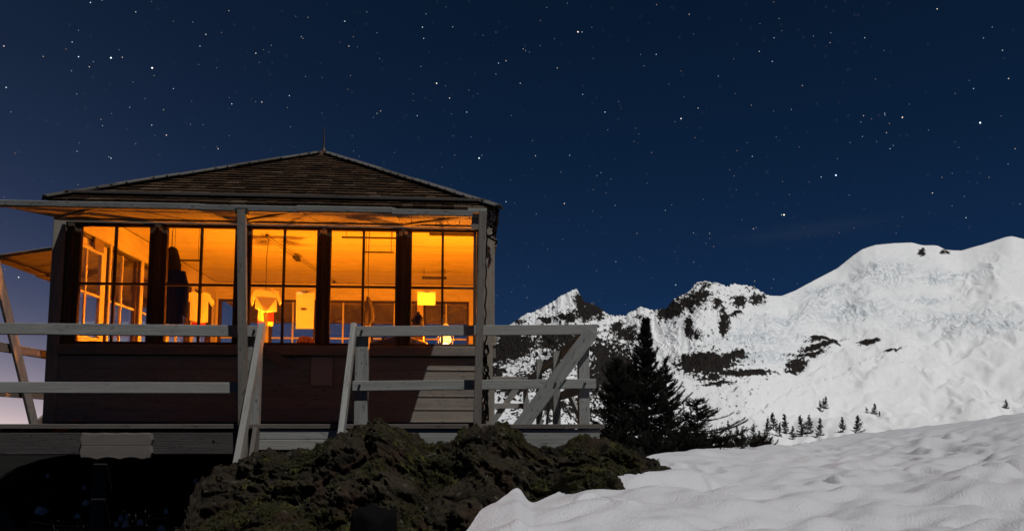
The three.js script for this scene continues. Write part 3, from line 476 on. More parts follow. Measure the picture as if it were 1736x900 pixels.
{ // shutters, hinged over the windows and propped out almost level on the front, left and back; closed on the right
  const hy = 1.988, oy = 1.795, hd = 0.045, od = 1.115, cut = [-2.03, -1.15, -0.335, 0.455, 1.245, 1.925];
  const open = new THREE.Vector3(0, oy - hy, od - hd), len = open.length(), dir = open.clone().normalize(), nrm = new THREE.Vector3(0, dir.z, -dir.y);
  for (const k of [0, 3, 2, 1]) for (let i = 0; i < 5; i++) {
    if (k === 3 && i === 4) continue;
    const sht = grp('shutter', cabin), a0 = cut[i] + 0.002, a1 = cut[i + 1] - 0.002, sag = (cR() - 0.5) * 0.018;
    const V = (a, l, h) => k === 1 ? new THREE.Vector3(a, hy - l * 1.07, HALF + 0.030 - h) : new THREE.Vector3(a, hy + sag * l + dir.y * l + nrm.y * h, HALF + hd + dir.z * l + nrm.z * h);
    const np = 6, ww = (a1 - a0) / np, nn = k === 1 ? new THREE.Vector3(0, 0, 1) : nrm;
    for (let p = 0; p < np; p++) put('plank', toSide(timber(V(a0 + (p + 0.5) * ww, 0, 0), V(a0 + (p + 0.5) * ww, len, 0), ww - 0.003, 0.016, nn, 0.002), k), pick(M.shutter, cR), sht);
    for (const l of [0.12, len - 0.035]) put('batten', toSide(timber(V(a0, l, -0.019), V(a1, l, -0.019), 0.075, 0.02, nn), k), M.shutter[0], sht);
    put('edge_strip', toSide(timber(V(a0 - 0.003, len + 0.012, 0), V(a1 + 0.003, len + 0.012, 0), 0.022, 0.045, nn), k), pick(M.rail, cR), sht);
    put('backing', toSide(timber(V((a0 + a1) / 2, 0.0, 0.0115), V((a0 + a1) / 2, len, 0.0115), a1 - a0 - 0.002, 0.006, nn, 0.001), k), M.rail[1], sht);
    if (k !== 1 && i < 4) put('cover_strip', toSide(timber(V(a1 + 0.002, 0.0, 0.020), V(a1 + 0.002, len, 0.020), 0.05, 0.009, nn, 0.001), k), M.rail[0], sht);
    if (k !== 1 && i % 2 === 0) put('brace', toSide(timber(V(a0 + 0.05, 0.17, -0.018), V(a1 - 0.05, len - 0.09, -0.018), 0.06, 0.018, nn), k), M.shutter[1], sht);
  }
}
// ---------------------------------------------------------------- deck, railings, stairs
const dR = rng(8);
{
  const deck = thing('deck', 'weathered wooden deck around the lookout, on a dark timber frame', 'deck', [0, -0.3, 2]);
  const P = (n, g, m, par = deck) => mesh(n, g, m, par);
  for (let i = 0; i < 7; i++) P('deck_board', block(-3.08, 3.08, -0.04, -0.002 * dR(), -1.0 + i * 0.146, -1.0 + i * 0.146 + 0.122 + 0.008 * dR()), pick(M.deck, dR));
  for (let i = 0; i < 7; i++) P('deck_board', block(-3.08, 3.08, -0.04, -0.002 * dR(), 4.27 + i * 0.146, 4.27 + i * 0.146 + 0.132), pick(M.deck, dR));
  for (let i = 0; i < 6; i++) for (const s of [-1, 1]) { const a = 2.17 + i * 0.15; P('deck_board', s > 0 ? block(a, a + 0.137, -0.04, -0.002 * dR(), 0.025, 4.26) : block(-a - 0.137 + 0.03, -a + 0.03, -0.04, -0.002 * dR(), 0.025, 4.26), pick(M.deck, dR)); }
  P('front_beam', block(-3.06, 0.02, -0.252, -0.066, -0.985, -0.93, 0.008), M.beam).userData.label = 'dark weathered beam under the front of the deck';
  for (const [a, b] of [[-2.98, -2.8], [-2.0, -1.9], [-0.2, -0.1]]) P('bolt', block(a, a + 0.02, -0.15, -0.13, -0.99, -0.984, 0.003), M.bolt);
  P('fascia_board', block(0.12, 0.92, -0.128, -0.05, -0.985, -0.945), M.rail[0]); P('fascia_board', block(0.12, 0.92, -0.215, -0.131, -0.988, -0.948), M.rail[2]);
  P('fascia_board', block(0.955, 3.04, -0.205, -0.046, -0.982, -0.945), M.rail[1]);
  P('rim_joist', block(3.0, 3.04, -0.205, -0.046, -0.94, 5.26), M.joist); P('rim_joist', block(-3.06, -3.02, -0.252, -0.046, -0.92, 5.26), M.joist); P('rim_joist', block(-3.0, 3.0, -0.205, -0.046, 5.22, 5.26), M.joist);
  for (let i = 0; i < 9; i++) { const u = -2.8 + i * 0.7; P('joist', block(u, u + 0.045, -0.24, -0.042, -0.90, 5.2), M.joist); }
  for (const [u, w] of [[-2.95, -0.85], [-1.3, -0.5], [0.3, 0.2], [-2.9, 2.3], [0.3, 2.3], [2.9, 2.3], [2.9, 5], [-2.9, 5], [1.6, -0.7]]) P('support_post', block(u - 0.06, u + 0.06, -1.9, -0.252, w - 0.06, w + 0.06), M.joist);
  for (const [a, b] of [[F(-2.5, -0.28, -0.6), F(-1.4, -1.6, -0.55)], [F(-2.85, -0.28, -0.3), F(-2.85, -1.3, 1.0)], [F(0.2, -0.28, 0.5), F(-0.9, -1.2, 0.6)]]) P('knee_brace', timber(a, b, 0.05, 0.09), M.joist);
}
{ // the plaque on the front beam: two thick slabs with scalloped ends
  const pl = thing('wooden_plaque', 'pale weathered wooden plaque of two scalloped slabs on the dark deck beam', 'plaque', [-0.95, -0.18, -1.0]);
  for (const [y0, y1, s] of [[-0.172, -0.078, 1], [-0.285, -0.178, 2]]) {
    const sh = new THREE.Shape(), n = 26, R = rng(40 + s), x0 = -1.215, x1 = -0.682; const top = [], bot = [];
    for (let i = 0; i <= n; i++) { const x = lerp(x0, x1, i / n); top.push([x, y1 - (s === 1 ? 0.006 * Math.abs(Math.sin(i * 0.4)) : 0.002 * R())]); bot.push([x, y0 + (s === 2 ? 0.018 * Math.abs(Math.sin(i * 0.36 + 1)) : 0.002 * R())]); }
    sh.moveTo(x0 - 0.012, (y0 + y1) / 2); for (const p of top) sh.lineTo(...p); sh.lineTo(x1 + 0.012, (y0 + y1) / 2); for (const p of bot.reverse()) sh.lineTo(...p); sh.closePath();
    const g = new THREE.ExtrudeGeometry(sh, { depth: 0.03, bevelEnabled: true, bevelSize: 0.006, bevelThickness: 0.008, bevelSegments: 2 }); g.translate(0, 0, 0.996); mesh('slab', g, M.plaque, pl);
  }
}
function bolt(u, y, w, par) { const g = new THREE.CylinderGeometry(0.011, 0.011, 0.016, 8); g.rotateX(Math.PI / 2).translate(u, y, -w + 0.008); return mesh('bolt', g, M.bolt, par); }
{ // front railing left of the stairs
  const r = thing('deck_railing', 'grey front deck railing on the left of the stair opening', 'railing', [-1.4, 0, -0.93], 'deck railings');
  mesh('top_rail', timber(F(-3.05, 0.790, -0.93), F(0.165, 0.783, -0.93), 0.04, 0.095), M.rail[0], r); mesh('lower_rail', timber(F(-3.05, 0.298, -0.93), F(0.075, 0.302, -0.93), 0.04, 0.092), M.rail[2], r);
  mesh('post', block(0.038, 0.14, -0.05, 0.815, -0.908, -0.82), M.rail[1], r); mesh('post', block(-3.04, -2.94, -0.05, 0.815, -0.908, -0.82), M.rail[1], r);
  bolt(0.10, 0.785, -0.95, r); bolt(0.045, 0.30, -0.95, r);
}
{ // front railing right of the stairs
  const r = thing('deck_railing', 'grey front deck railing with diagonal brace, right of the stair opening', 'railing', [2, 0, -0.93], 'deck railings');
  mesh('top_rail', timber(F(0.94, 0.788, -0.93), F(3.035, 0.825, -0.93), 0.04, 0.088), M.rail[2], r); mesh('lower_rail', timber(F(0.93, 0.322, -0.93), F(3.02, 0.350, -0.93), 0.04, 0.084), M.rail[0], r);
  mesh('post', block(0.94, 1.05, -0.05, 0.82, -0.908, -0.82), M.rail[1], r); mesh('post', block(2.875, 2.97, -0.05, 0.84, -0.908, -0.82), M.rail[0], r);
  mesh('brace', timber(F(2.985, 0.80, -0.963), F(2.345, -0.04, -0.963), 0.026, 0.125, new THREE.Vector3(1, 0.4, 0)), M.rail[1], r);
  for (const [u, y] of [[1.0, 0.79], [0.99, 0.325], [2.92, 0.80], [2.92, 0.348], [2.66, 0.345]]) bolt(u, y, u === 2.66 ? -0.976 : -0.95, r);
}
{ // right side railing
  const r = thing('deck_railing', 'railing along the right side of the deck, lit brown by the windows', 'railing', [2.99, 0, 2.1], 'deck railings');
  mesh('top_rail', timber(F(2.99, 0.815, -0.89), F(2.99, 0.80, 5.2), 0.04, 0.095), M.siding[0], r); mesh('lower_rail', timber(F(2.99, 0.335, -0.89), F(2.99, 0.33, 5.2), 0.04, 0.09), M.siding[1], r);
  for (const w of [1.0, 2.9, 5.15]) mesh('post', block(2.885, 2.968, -0.05, w === 2.9 ? 0.93 : 0.84, w - 0.045, w + 0.045), M.rail[1], r);
  mesh('brace', timber(F(3.025, 0.5, 1.12), F(3.025, 0.0, -0.2), 0.026, 0.09, new THREE.Vector3(0, 1, 0.6)), M.rail[0], r); mesh('brace', timber(F(3.025, 0.7, 2.3), F(3.025, -0.04, 2.85), 0.026, 0.10, new THREE.Vector3(0, 1, 0.6)), M.rail[0], r);
}
{ // back railing
  const r = thing('deck_railing', 'railing across the back of the deck, seen past the cabin corner', 'railing', [0, 0, 5.2], 'deck railings');
  mesh('top_rail', timber(F(-2.95, 0.80, 5.2), F(2.96, 0.80, 5.2), 0.04, 0.095), M.rail[0], r); mesh('lower_rail', timber(F(-2.95, 0.34, 5.2), F(2.96, 0.34, 5.2), 0.04, 0.09), M.rail[2], r);
  for (const u of [-1.4, 0.1, 1.5, 2.3]) mesh('post', block(u, u + 0.09, -0.05, 0.84, 5.1, 5.18), M.rail[1], r);
  mesh('brace', timber(F(2.35, 0.04, 5.235), F(2.85, 0.75, 5.235), 0.026, 0.1), M.rail[1], r);
}
{ // left side railing
  const r = thing('deck_railing', 'brownish railing running back along the left side of the deck', 'railing', [-3.0, 0, 2.1], 'deck railings');
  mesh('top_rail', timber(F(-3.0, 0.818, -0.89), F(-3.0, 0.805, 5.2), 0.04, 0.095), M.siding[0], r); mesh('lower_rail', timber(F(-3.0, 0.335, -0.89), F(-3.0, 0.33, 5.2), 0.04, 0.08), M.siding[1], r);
  for (const w of [2.4, 5.15]) mesh('post', block(-2.975, -2.89, -0.05, 0.84, w - 0.045, w + 0.045), M.rail[1], r);
  mesh('brace', timber(F(-2.96, 0.32, 1.95), F(-2.96, 0.0, 1.35), 0.026, 0.09, new THREE.Vector3(0, 1, 0.6)), M.siding[1], r);
}
{ // props that hold the shutters out
  const a = thing('shutter_prop', 'slim grey prop under the front shutters beside the stair opening', 'prop', [0.06, -0.05, -1.03], 'shutter props'); mesh('pole', timber(F(0.072, -0.28, -1.045), F(0.02, 1.775, -1.13), 0.07, 0.045, new THREE.Vector3(0, 0, 1)), M.trim, a); mesh('bracket', block(-0.03, 0.07, 1.735, 1.785, -1.15, -1.10), M.bolt, a);
  const b = thing('shutter_prop', 'slim grey prop under the front shutters at the right corner of the cabin', 'prop', [1.99, -0.05, -1.03], 'shutter props'); mesh('pole', timber(F(1.985, -0.1, -1.03), F(2.026, 1.80, -1.13), 0.065, 0.045, new THREE.Vector3(0, 0, 1)), M.trim, b); mesh('arm', block(1.90, 2.06, 1.79, 1.83, -1.135, -1.10), M.rail[0], b);
  const c = thing('shutter_prop', 'wide grey board leaning up to the left shutters behind the railing', 'prop', [-2.9, 0, 1.25], 'shutter props'); mesh('pole', timber(F(-2.93, 0.0, 1.26), F(-2.96, 1.76, 0.44), 0.03, 0.13, new THREE.Vector3(0, 0.4, 1)), M.rail[0], c);
}
{ // stairs down to the rock: two steep handrails, a stringer each side, treads
  const s = thing('stairway', 'steep wooden stairway with two sloping handrails at the deck opening', 'stairs', [0.55, -0.8, -1.3]);
  mesh('handrail', timber(F(0.168, 0.835, -0.955), F(0.150, -0.37, -1.47), 0.05, 0.085, new THREE.Vector3(0, 0.4, 1)), M.rail[2], s);
  mesh('handrail', timber(F(0.935, 0.835, -0.955), F(0.945, -0.30, -1.66), 0.045, 0.085, new THREE.Vector3(0, 0.4, 1)), M.rail[0], s);
  mesh('stringer', timber(F(0.165, -0.05, -1.005), F(0.155, -0.9, -1.32), 0.035, 0.14, new THREE.Vector3(0, 0.4, 1)), M.plaque, s); mesh('stringer', timber(F(0.90, -0.08, -1.01), F(0.90, -0.9, -1.40), 0.035, 0.14, new THREE.Vector3(0, 0.4, 1)), M.plaque, s);
  for (let i = 0; i < 3; i++) mesh('tread', block(0.19, 0.88, -0.38 - i * 0.2, -0.345 - i * 0.2, -1.24 - i * 0.08, -1.08 - i * 0.08), M.deck[i], s);
}
{ // things fixed to the front wall
  const n = thing('notice_board', 'pale notice sheet on a board, low on the shaded front wall', 'notice', [0.487, 0.51, -0.01]); mesh('backing', block(0.372, 0.600, 0.368, 0.664, -0.026, -0.014), M.trim, n); mesh('sheet', block(0.384, 0.588, 0.38, 0.652, -0.029, -0.0265, 0.0005), plain(0.26, 0.245, 0.23, 0.9), n);
  const p = thing('loose_plank', 'short dark plank hanging askew below the third window', 'plank', [0.05, 0.65, -0.03]); mesh('board', timber(F(-0.085, 0.72, -0.066), F(0.19, 0.575, -0.066), 0.022, 0.085), M.deck[1], p); mesh('nail', block(-0.06, -0.05, 0.70, 0.71, -0.082, -0.05), M.bolt, p);
  const c = thing('hanging_cable', 'dark cable tangled down the right corner of the cabin', 'cable', [2.08, 0, -0.04]); const R = rng(19), pts = []; for (let i = 0; i <= 26; i++) { const y = 2.02 - i * 0.077, t = y < 0.75 ? 1 : 0.35; pts.push(F(2.085 + (R() - 0.5) * 0.06 * t, y, -0.045 - 0.02 * R())); } mesh('cord', wire(pts, 0.008, 160), M.black, c);
  for (let q = 0; q < 3; q++) { const p2 = []; for (let i = 0; i <= 12; i++) p2.push(F(2.06 + 0.06 * R(), 0.78 - i * 0.062, -0.05 - 0.05 * R())); mesh('loop', wire(p2, 0.009, 80), M.black, c); }
  const p3 = []; for (let i = 0; i <= 14; i++) p3.push(F(2.10 + 0.09 * R(), 2.10 - i * 0.022, -0.08 - 0.08 * R())); mesh('tangle', wire(p3, 0.011, 90), M.black, c);
}

{ // dry grass and scraps of old snow in the dark below the deck
  const R = rng(91), n = 420, bl = new THREE.BufferGeometry(); bl.setAttribute('position', new THREE.Float32BufferAttribute([-0.03, 0, 0, 0.03, 0, 0, 0.1, 1, 0.1, 0, 0, -0.03, 0, 0, 0.03, 0.1, 1, 0.1], 3)); bl.computeVertexNormals();
  const im = new THREE.InstancedMesh(bl, new THREE.MeshStandardMaterial({ color: new THREE.Color().setRGB(0.20, 0.18, 0.11), roughness: 0.95, side: THREE.DoubleSide }), n), m4 = new THREE.Matrix4(), q = new THREE.Quaternion();
  for (let i = 0; i < n; i++) { const c = Math.floor(i / 60), cx = [-4.2, -3.6, -3.2, -4.8, -2.7, -3.9, -5.1][c], cz = [-6.7, -7.0, -6.6, -7.3, -7.1, -7.6, -6.9][c], x = cx + (R() - 0.5) * 0.4, z = cz + (R() - 0.5) * 0.35, h = 0.08 + 0.14 * R(); q.setFromEuler(new THREE.Euler((R() - 0.5) * 0.9, R() * 6.3, (R() - 0.5) * 0.9)); m4.compose(new THREE.Vector3(x, groundY(x, z) - 0.01, z), q, new THREE.Vector3(h * 0.8, h, h * 0.8)); im.setMatrixAt(i, m4); }
  im.name = 'dry_grass'; im.castShadow = im.receiveShadow = true; scene.add(im); tag(im, 'dry grass in the dark under the deck', 'grass', null, 'stuff');
  const P = [], I = []; for (const [cx, cz, r] of Array.from({ length: 26 }, () => [-5.1 + 2.9 * R(), -6.6 - 1.1 * R(), 0.03 + 0.07 * R() * R()])) { const o = P.length / 3, k = 16; P.push(cx, groundY(cx, cz) + 0.05, cz); for (let ring = 1; ring <= 2; ring++) for (let i = 0; i < k; i++) { const a = i / k * 6.2832, rr = r * ring / 2 * (0.7 + 0.5 * Math.abs(N3(Math.cos(a) * 1.5 + cx, Math.sin(a) * 1.5, cz))), x = cx + Math.cos(a) * rr, z = cz + Math.sin(a) * rr * 0.7; P.push(x, groundY(x, z) + (ring === 1 ? 0.04 : -0.01), z); } for (let i = 0; i < k; i++) { const a = o + 1 + i, b = o + 1 + (i + 1) % k; I.push(o, b, a, a, b, a + k, b, b + k, a + k); } }
  tag(mesh('snow_scraps', geoFrom(P, I), new THREE.MeshStandardMaterial({ color: new THREE.Color().setRGB(0.7, 0.7, 0.72), roughness: 0.8 }), scene), 'scraps of old snow on the ground under the deck', 'snow', null, 'stuff');
}
// ---------------------------------------------------------------- inside the cabin
const flame = new THREE.Color().setRGB(1.0, 0.265, 0.006);
function lantern(u, y, w, label, power) {
  const t = thing('oil_lantern', label, 'lantern', [u, y, w], 'oil lanterns'), V = (r, h) => new THREE.Vector2(r, h);
  const lat = (n, pr, m) => { const g = new THREE.LatheGeometry(pr.map((p) => V(...p)), 24); g.translate(u, y, -w); return mesh(n, g, m, t); };
  lat('font', [[0, 0], [0.07, 0], [0.075, 0.012], [0.068, 0.035], [0.03, 0.045], [0, 0.046]], M.iron);
  lat('globe', [[0.03, 0.047], [0.058, 0.065], [0.066, 0.095], [0.055, 0.13], [0.036, 0.16], [0.03, 0.175]], new THREE.MeshStandardMaterial({ color: 0xffffff, emissive: new THREE.Color().setRGB(1.0, 0.62, 0.16), emissiveIntensity: 2.2, roughness: 0.4 }));
  lat('chimney', [[0.031, 0.176], [0.033, 0.19], [0.028, 0.225], [0.027, 0.235]], M.glass);
  mesh('handle', wire([F(u - 0.072, y + 0.03, w), F(u - 0.085, y + 0.13, w), F(u - 0.04, y + 0.25, w), F(u, y + 0.27, w), F(u + 0.04, y + 0.25, w), F(u + 0.085, y + 0.13, w), F(u + 0.072, y + 0.03, w)], 0.0025, 40), M.iron, t);
  const l = new THREE.PointLight(flame, power); l.name = 'lantern_flame'; l.castShadow = true; l.shadow.radius = 2; const q = inWorld(u, y + 0.10, w); l.position.copy(q); scene.add(l);
}
lantern(1.665, 0.845, 0.8, 'glowing lantern behind the rightmost front window', 19);
lantern(-0.45, 0.60, 1.15, 'lantern low behind the second front window, out of sight below the sill', 21);
{ // a table under the right windows, a chest under the left ones
  const t = thing('table', 'plain wooden table inside along the right of the room', 'table', [1.3, 0, 0.9]); mesh('table_top', block(0.75, 1.97, 0.805, 0.84, 0.45, 1.25), M.floor, t);
  for (const [u, w] of [[0.8, 0.5], [1.9, 0.5], [0.8, 1.2], [1.9, 1.2]]) mesh('leg', block(u - 0.03, u + 0.03, 0.012, 0.804, w - 0.03, w + 0.03), M.floor, t);
  const c = thing('chest', 'low wooden chest inside below the second window', 'chest', [-0.45, 0, 1.15]); mesh('box', block(-0.9, 0.0, 0.012, 0.56, 0.9, 1.4), M.floor, c); mesh('lid', block(-0.92, 0.02, 0.562, 0.596, 0.88, 1.42), M.cream, c);
}
// a flattened tube with a width for each height: hanging clothes
function garment(rows, depth, folds, seed, seg = 26) {
  const P = [], I = [], n = rows.length, R = rng(seed), ph = R() * 6;
  rows.forEach(([x, y, half], j) => { for (let i = 0; i <= seg; i++) { const a = (i / seg) * 2 * Math.PI, f = 1 + 0.35 * Math.sin(a * folds + ph + j * 0.4) * (j / n); P.push(x + Math.cos(a) * half, y, Math.sin(a) * depth * f); } });
  for (let j = 0; j < n - 1; j++) for (let i = 0; i < seg; i++) { const a = j * (seg + 1) + i, b = a + seg + 1; I.push(a, a + 1, b, a + 1, b + 1, b); }
  return geoFrom(P, I).toNonIndexed();
}
const cloth = (r, g, b) => new THREE.MeshPhysicalMaterial({ color: new THREE.Color().setRGB(r, g, b), roughness: 0.95, sheen: 0.3, transmission: 0.25, thickness: 0, side: THREE.DoubleSide });
function tee(w, h, sl, seed) {                         // a shirt hung by its shoulders: body, short sleeves, neck; sags a little
  const R = rng(seed), j = () => (R() - 0.5) * 0.02, s = new THREE.Shape(); s.moveTo(-w * 0.25, h); s.quadraticCurveTo(0, h - 0.05, w * 0.25, h); s.lineTo(w * 0.55, h - 0.02); s.lineTo(w * 0.62 + sl, h - 0.13 + j()); s.lineTo(w * 0.60 + sl * 0.4, h - 0.17 + j()); s.lineTo(w * 0.5, h - 0.10); s.lineTo(w * 0.52 + j(), 0.02 + j()); s.lineTo(w * 0.1, j()); s.lineTo(-w * 0.48 + j(), 0.03 + j()); s.lineTo(-w * 0.5, h - 0.10); s.lineTo(-w * 0.60 - sl * 0.4, h - 0.19 + j()); s.lineTo(-w * 0.62 - sl, h - 0.14 + j()); s.lineTo(-w * 0.55, h - 0.02); s.closePath();
  const g = new THREE.ExtrudeGeometry(s, { depth: 0.014, bevelEnabled: true, bevelSize: 0.006, bevelThickness: 0.008, bevelSegments: 2, curveSegments: 8 }), p = g.attributes.position; for (let i = 0; i < p.count; i++) p.setZ(i, p.getZ(i) + 0.02 * Math.sin(p.getX(i) * 22 + seed) * (1 - p.getY(i) / h)); g.computeVertexNormals(); return g;
}
const hook = (par, u, y, w, h = 0.12) => mesh('hanger', wire([F(u, y, w), F(u, y + h * 0.6, w), F(u + 0.015, y + h, w)], 0.004, 14), M.iron, par);
{
  const c = thing('hanging_coat', 'dark hooded coat hanging behind the first window post', 'coat', [-1.2, 1.05, 0.5]);
  const g = garment([[0.02, 0.80, 0.02], [0.0, 0.77, 0.06], [-0.01, 0.70, 0.09], [0, 0.62, 0.10], [-0.03, 0.55, 0.13], [-0.03, 0.40, 0.145], [-0.02, 0.2, 0.15], [-0.01, 0.0, 0.16]], 0.07, 5, 3); mesh('body', g.translate(-1.2, 1.05, -0.5), M.black, c);
  for (const s of [-1, 1]) mesh('sleeve', garment([[s * 0.13, 0.55, 0.03], [s * 0.155, 0.4, 0.045], [s * 0.165, 0.2, 0.04], [s * 0.16, 0.08, 0.035]], 0.045, 3, 5 + s).translate(-1.215, 1.05, -0.5), M.black, c); hook(c, -1.2, 1.84, 0.5, 0.3);
}
{
  const c = thing('hanging_shirt', 'pale shirt hanging above red shorts at the back left of the room', 'shirt', [-1.53, 1.3, 2.2], 'clothes hung up to dry');
  mesh('cloth', tee(0.21, 0.40, 0.05, 8).rotateY(0.35).translate(-1.53, 1.3, -2.2), cloth(0.75, 0.68, 0.55), c); hook(c, -1.53, 1.69, 2.2, 0.5);
  const d = thing('hanging_shorts', 'small red garment hanging below the pale shirt at the back left', 'shorts', [-1.53, 1.2, 2.23], 'clothes hung up to dry'); mesh('cloth', garment([[0, 0.16, 0.09], [0, 0.1, 0.095], [0, 0.0, 0.1]], 0.02, 4, 12).translate(-1.55, 1.16, -2.26), cloth(0.55, 0.02, 0.02), d); hook(d, -1.55, 1.31, 2.26, 0.1);
  const e = thing('hanging_shirt', 'pale shirt hanging in the middle window above a red towel', 'shirt', [-0.445, 1.32, 1.3], 'clothes hung up to dry');
  mesh('cloth', tee(0.24, 0.27, 0.03, 14).rotateZ(-0.06).translate(-0.445, 1.31, -1.3), cloth(0.78, 0.70, 0.55), e); hook(e, -0.445, 1.58, 1.3, 0.6);
  for (const [u, r2, l] of [[-0.505, cloth(0.8, 0.72, 0.5), 'cream towel strip with a red end below the pale shirt'], [-0.39, cloth(0.62, 0.02, 0.02), 'red towel strip below the pale shirt']]) { const f = thing('towel', l, 'towel', [u, 1.15, 1.34], 'clothes hung up to dry'); mesh('cloth', garment([[0, 0.22, 0.034], [0, 0.12, 0.036], [0, 0.05, 0.035]], 0.012, 3, 17).translate(u, 1.15, -1.34), r2, f); mesh('end', garment([[0, 0.05, 0.035], [0, 0.0, 0.034]], 0.012, 3, 18).translate(u, 1.15, -1.34), cloth(u < -0.45 ? 0.6 : 0.75, u < -0.45 ? 0.02 : 0.62, u < -0.45 ? 0.02 : 0.3), f); hook(f, u, 1.37, 1.34, 0.2); }
}
{
  const paper = (u0, u1, y0, y1, w, label, m) => { const t = thing('paper_sheet', label, 'paper', [(u0 + u1) / 2, y0, w], 'papers hung inside the windows'); const n = 8, P = [], I = [], UV = []; for (let i = 0; i <= n; i++) for (let j = 0; j <= n; j++) { const a = i / n, b = j / n; P.push(lerp(u0, u1, a), lerp(y0, y1, b), -w + 0.008 * Math.sin(a * 3.1) * (1 - b) + 0.004 * Math.sin(b * 5 + a)); UV.push(a, b); } mesh('sheet', geoFrom(P, gridIndex(n + 1, n + 1, true), null, UV), m, t); mesh('tape', block((u0 + u1) / 2 - 0.03, (u0 + u1) / 2 + 0.03, y1 - 0.01, y1 + 0.012, w - 0.004, w - 0.002, 0.0005), M.cream, t); return t; };
  const leaf = new THREE.MeshPhysicalMaterial({ color: new THREE.Color().setRGB(0.86, 0.80, 0.62), roughness: 1, transmission: 0.5, thickness: 0, side: THREE.DoubleSide });
  const big = paper(0.152, 0.335, 0.972, 1.355, 0.27, 'tall bright paper sheet hanging in the middle window', leaf);
  const mk = new THREE.Shape(); mk.absellipse(0.235, 1.175, 0.032, 0.012, 0, Math.PI * 2); mesh('printed_mark', new THREE.ExtrudeGeometry(mk, { depth: 0.0015, bevelEnabled: false }).translate(0, 0, -0.252), M.floor, big);
  paper(1.395, 1.578, 1.205, 1.346, 0.13, 'small bright paper note taped in the rightmost window', leaf);
  const st = thing('wall_calendar', 'small dark framed picture above the door', 'picture', [-1.98, 1.9, 0.6]); mesh('frame', block(-2.008, -1.99, 1.83, 1.95, 0.52, 0.70), M.floor, st);
}
{
  const p = thing('hanging_pouch', 'round dark pouch hanging on a cord behind the fourth window', 'pouch', [0.78, 1.12, 1.0]); const g = garment([[0, 0.32, 0.015], [0.005, 0.28, 0.03], [0.0, 0.22, 0.06], [0.015, 0.17, 0.05], [0, 0.12, 0.075], [0, 0.06, 0.072], [-0.01, 0.01, 0.045], [0, 0, 0.005]], 0.06, 4, 22); mesh('body', g.translate(0.78, 1.12, -1.0), plain(0.03, 0.02, 0.012, 0.9), p); mesh('cord', wire([F(0.78, 1.43, 1.0), F(0.775, 1.8, 1.0), F(0.78, CEIL - 0.002, 1.0)], 0.004, 20), M.iron, p);
  const b = thing('dark_bag', 'dark blue pack slumped on the table behind the right windows', 'bag', [1.2, 0.84, 0.6]); const q = garment([[0, 0.10, 0.01], [0.0, 0.095, 0.07], [0.02, 0.07, 0.2], [0, 0.035, 0.31], [0, 0, 0.33]], 0.10, 3, 25); mesh('body', q.translate(1.17, 0.842, -0.6), plain(0.012, 0.014, 0.035, 0.9), b); mesh('strap', wire([F(1.0, 0.9, 0.49), F(1.1, 0.955, 0.5), F(1.2, 0.93, 0.49)], 0.01, 16), M.black, b);
  const f = thing('kettle', 'small dark kettle on the table beside the rightmost window post', 'kettle', [1.345, 0.95, 0.95]); const kg = new THREE.LatheGeometry([[0, 0], [0.055, 0], [0.066, 0.04], [0.055, 0.09], [0.03, 0.12], [0.014, 0.13], [0.018, 0.15], [0, 0.158]].map(([r, y]) => new THREE.Vector2(r, y)), 18); mesh('body', kg.translate(1.365, 1.085, -0.75), M.black, f); mesh('spout', wire([F(1.31, 1.13, 0.75), F(1.28, 1.16, 0.75), F(1.27, 1.20, 0.75)], 0.012, 12), M.black, f); mesh('stand', block(1.30, 1.43, 0.842, 1.084, 0.69, 0.81), M.floor, f);
  const s = thing('stool_cushion', 'round russet cushion top just above the sill of the middle window', 'cushion', [0.215, 0.0, 0.55]); const sg = new THREE.LatheGeometry([[0, 0.12], [0.05, 0.115], [0.08, 0.09], [0.095, 0.05], [0.085, 0.0], [0, 0]].map(([r, y]) => new THREE.Vector2(r, y)), 22); mesh('cushion', sg.translate(0.215, 0.80, -0.45), plain(0.16, 0.05, 0.03, 0.95), s); mesh('pedestal', block(0.16, 0.27, 0.012, 0.80, 0.40, 0.50), M.floor, s);
}
{ // hanging rods under the ceiling
  const rod = (a, b, r, label) => { const t = thing('ceiling_rod', label, 'rod', [(a.x + b.x) / 2, a.y, -a.z], 'rods hung under the ceiling'); mesh('rod', wire([a, a.clone().lerp(b, 0.5), b], r, 8, 7), M.joist, t); for (const k of [0.08, 0.92]) { const q = a.clone().lerp(b, k), c = q.clone(); c.y = CEIL - 0.001; if (c.y - q.y > 0.02) mesh('cord', wire([q, q.clone().lerp(c, 0.5), c], 0.003, 4, 4), M.iron, t); } };
  { const t = thing('clothes_line', 'thin double line strung under the ceiling across the middle window', 'line', [-0.1, 2.2, 2.5]); for (const o of [0, 0.05]) mesh('line', wire([F(-0.50 + o, 2.215, 1.25), F(-0.34 + o, 2.20, 2.4), F(-0.17 + o, 2.215, 4.0)], 0.004, 20, 4), M.iron, t); mesh('peg_bag', block(-0.37, -0.31, 2.165, 2.20, 2.2, 2.4), M.joist, t); for (const [u, w] of [[-0.47, 1.3], [-0.17, 3.95]]) mesh('eye', block(u, u + 0.03, 2.205, CEIL - 0.001, w, w + 0.03), M.iron, t); }
  rod(F(0.47, 2.13, 1.0), F(1.09, 2.13, 1.0), 0.012, 'dark rod high across the fourth window'); rod(F(0.72, 1.963, 1.0), F(1.06, 1.963, 1.0), 0.009, 'thin rod below the high rod in the fourth window'); rod(F(1.49, 2.05, 0.5), F(1.97, 2.05, 0.5), 0.022, 'thick dark rod under the ceiling in the rightmost window'); rod(F(1.26, 2.1, 3.0), F(1.61, 2.1, 3.0), 0.02, 'reddish rod at the back, seen in the rightmost window'); rod(F(-1.4, 1.835, 1.0), F(-1.09, 1.835, 1.0), 0.012, 'short rod beside the coat in the second window');
}

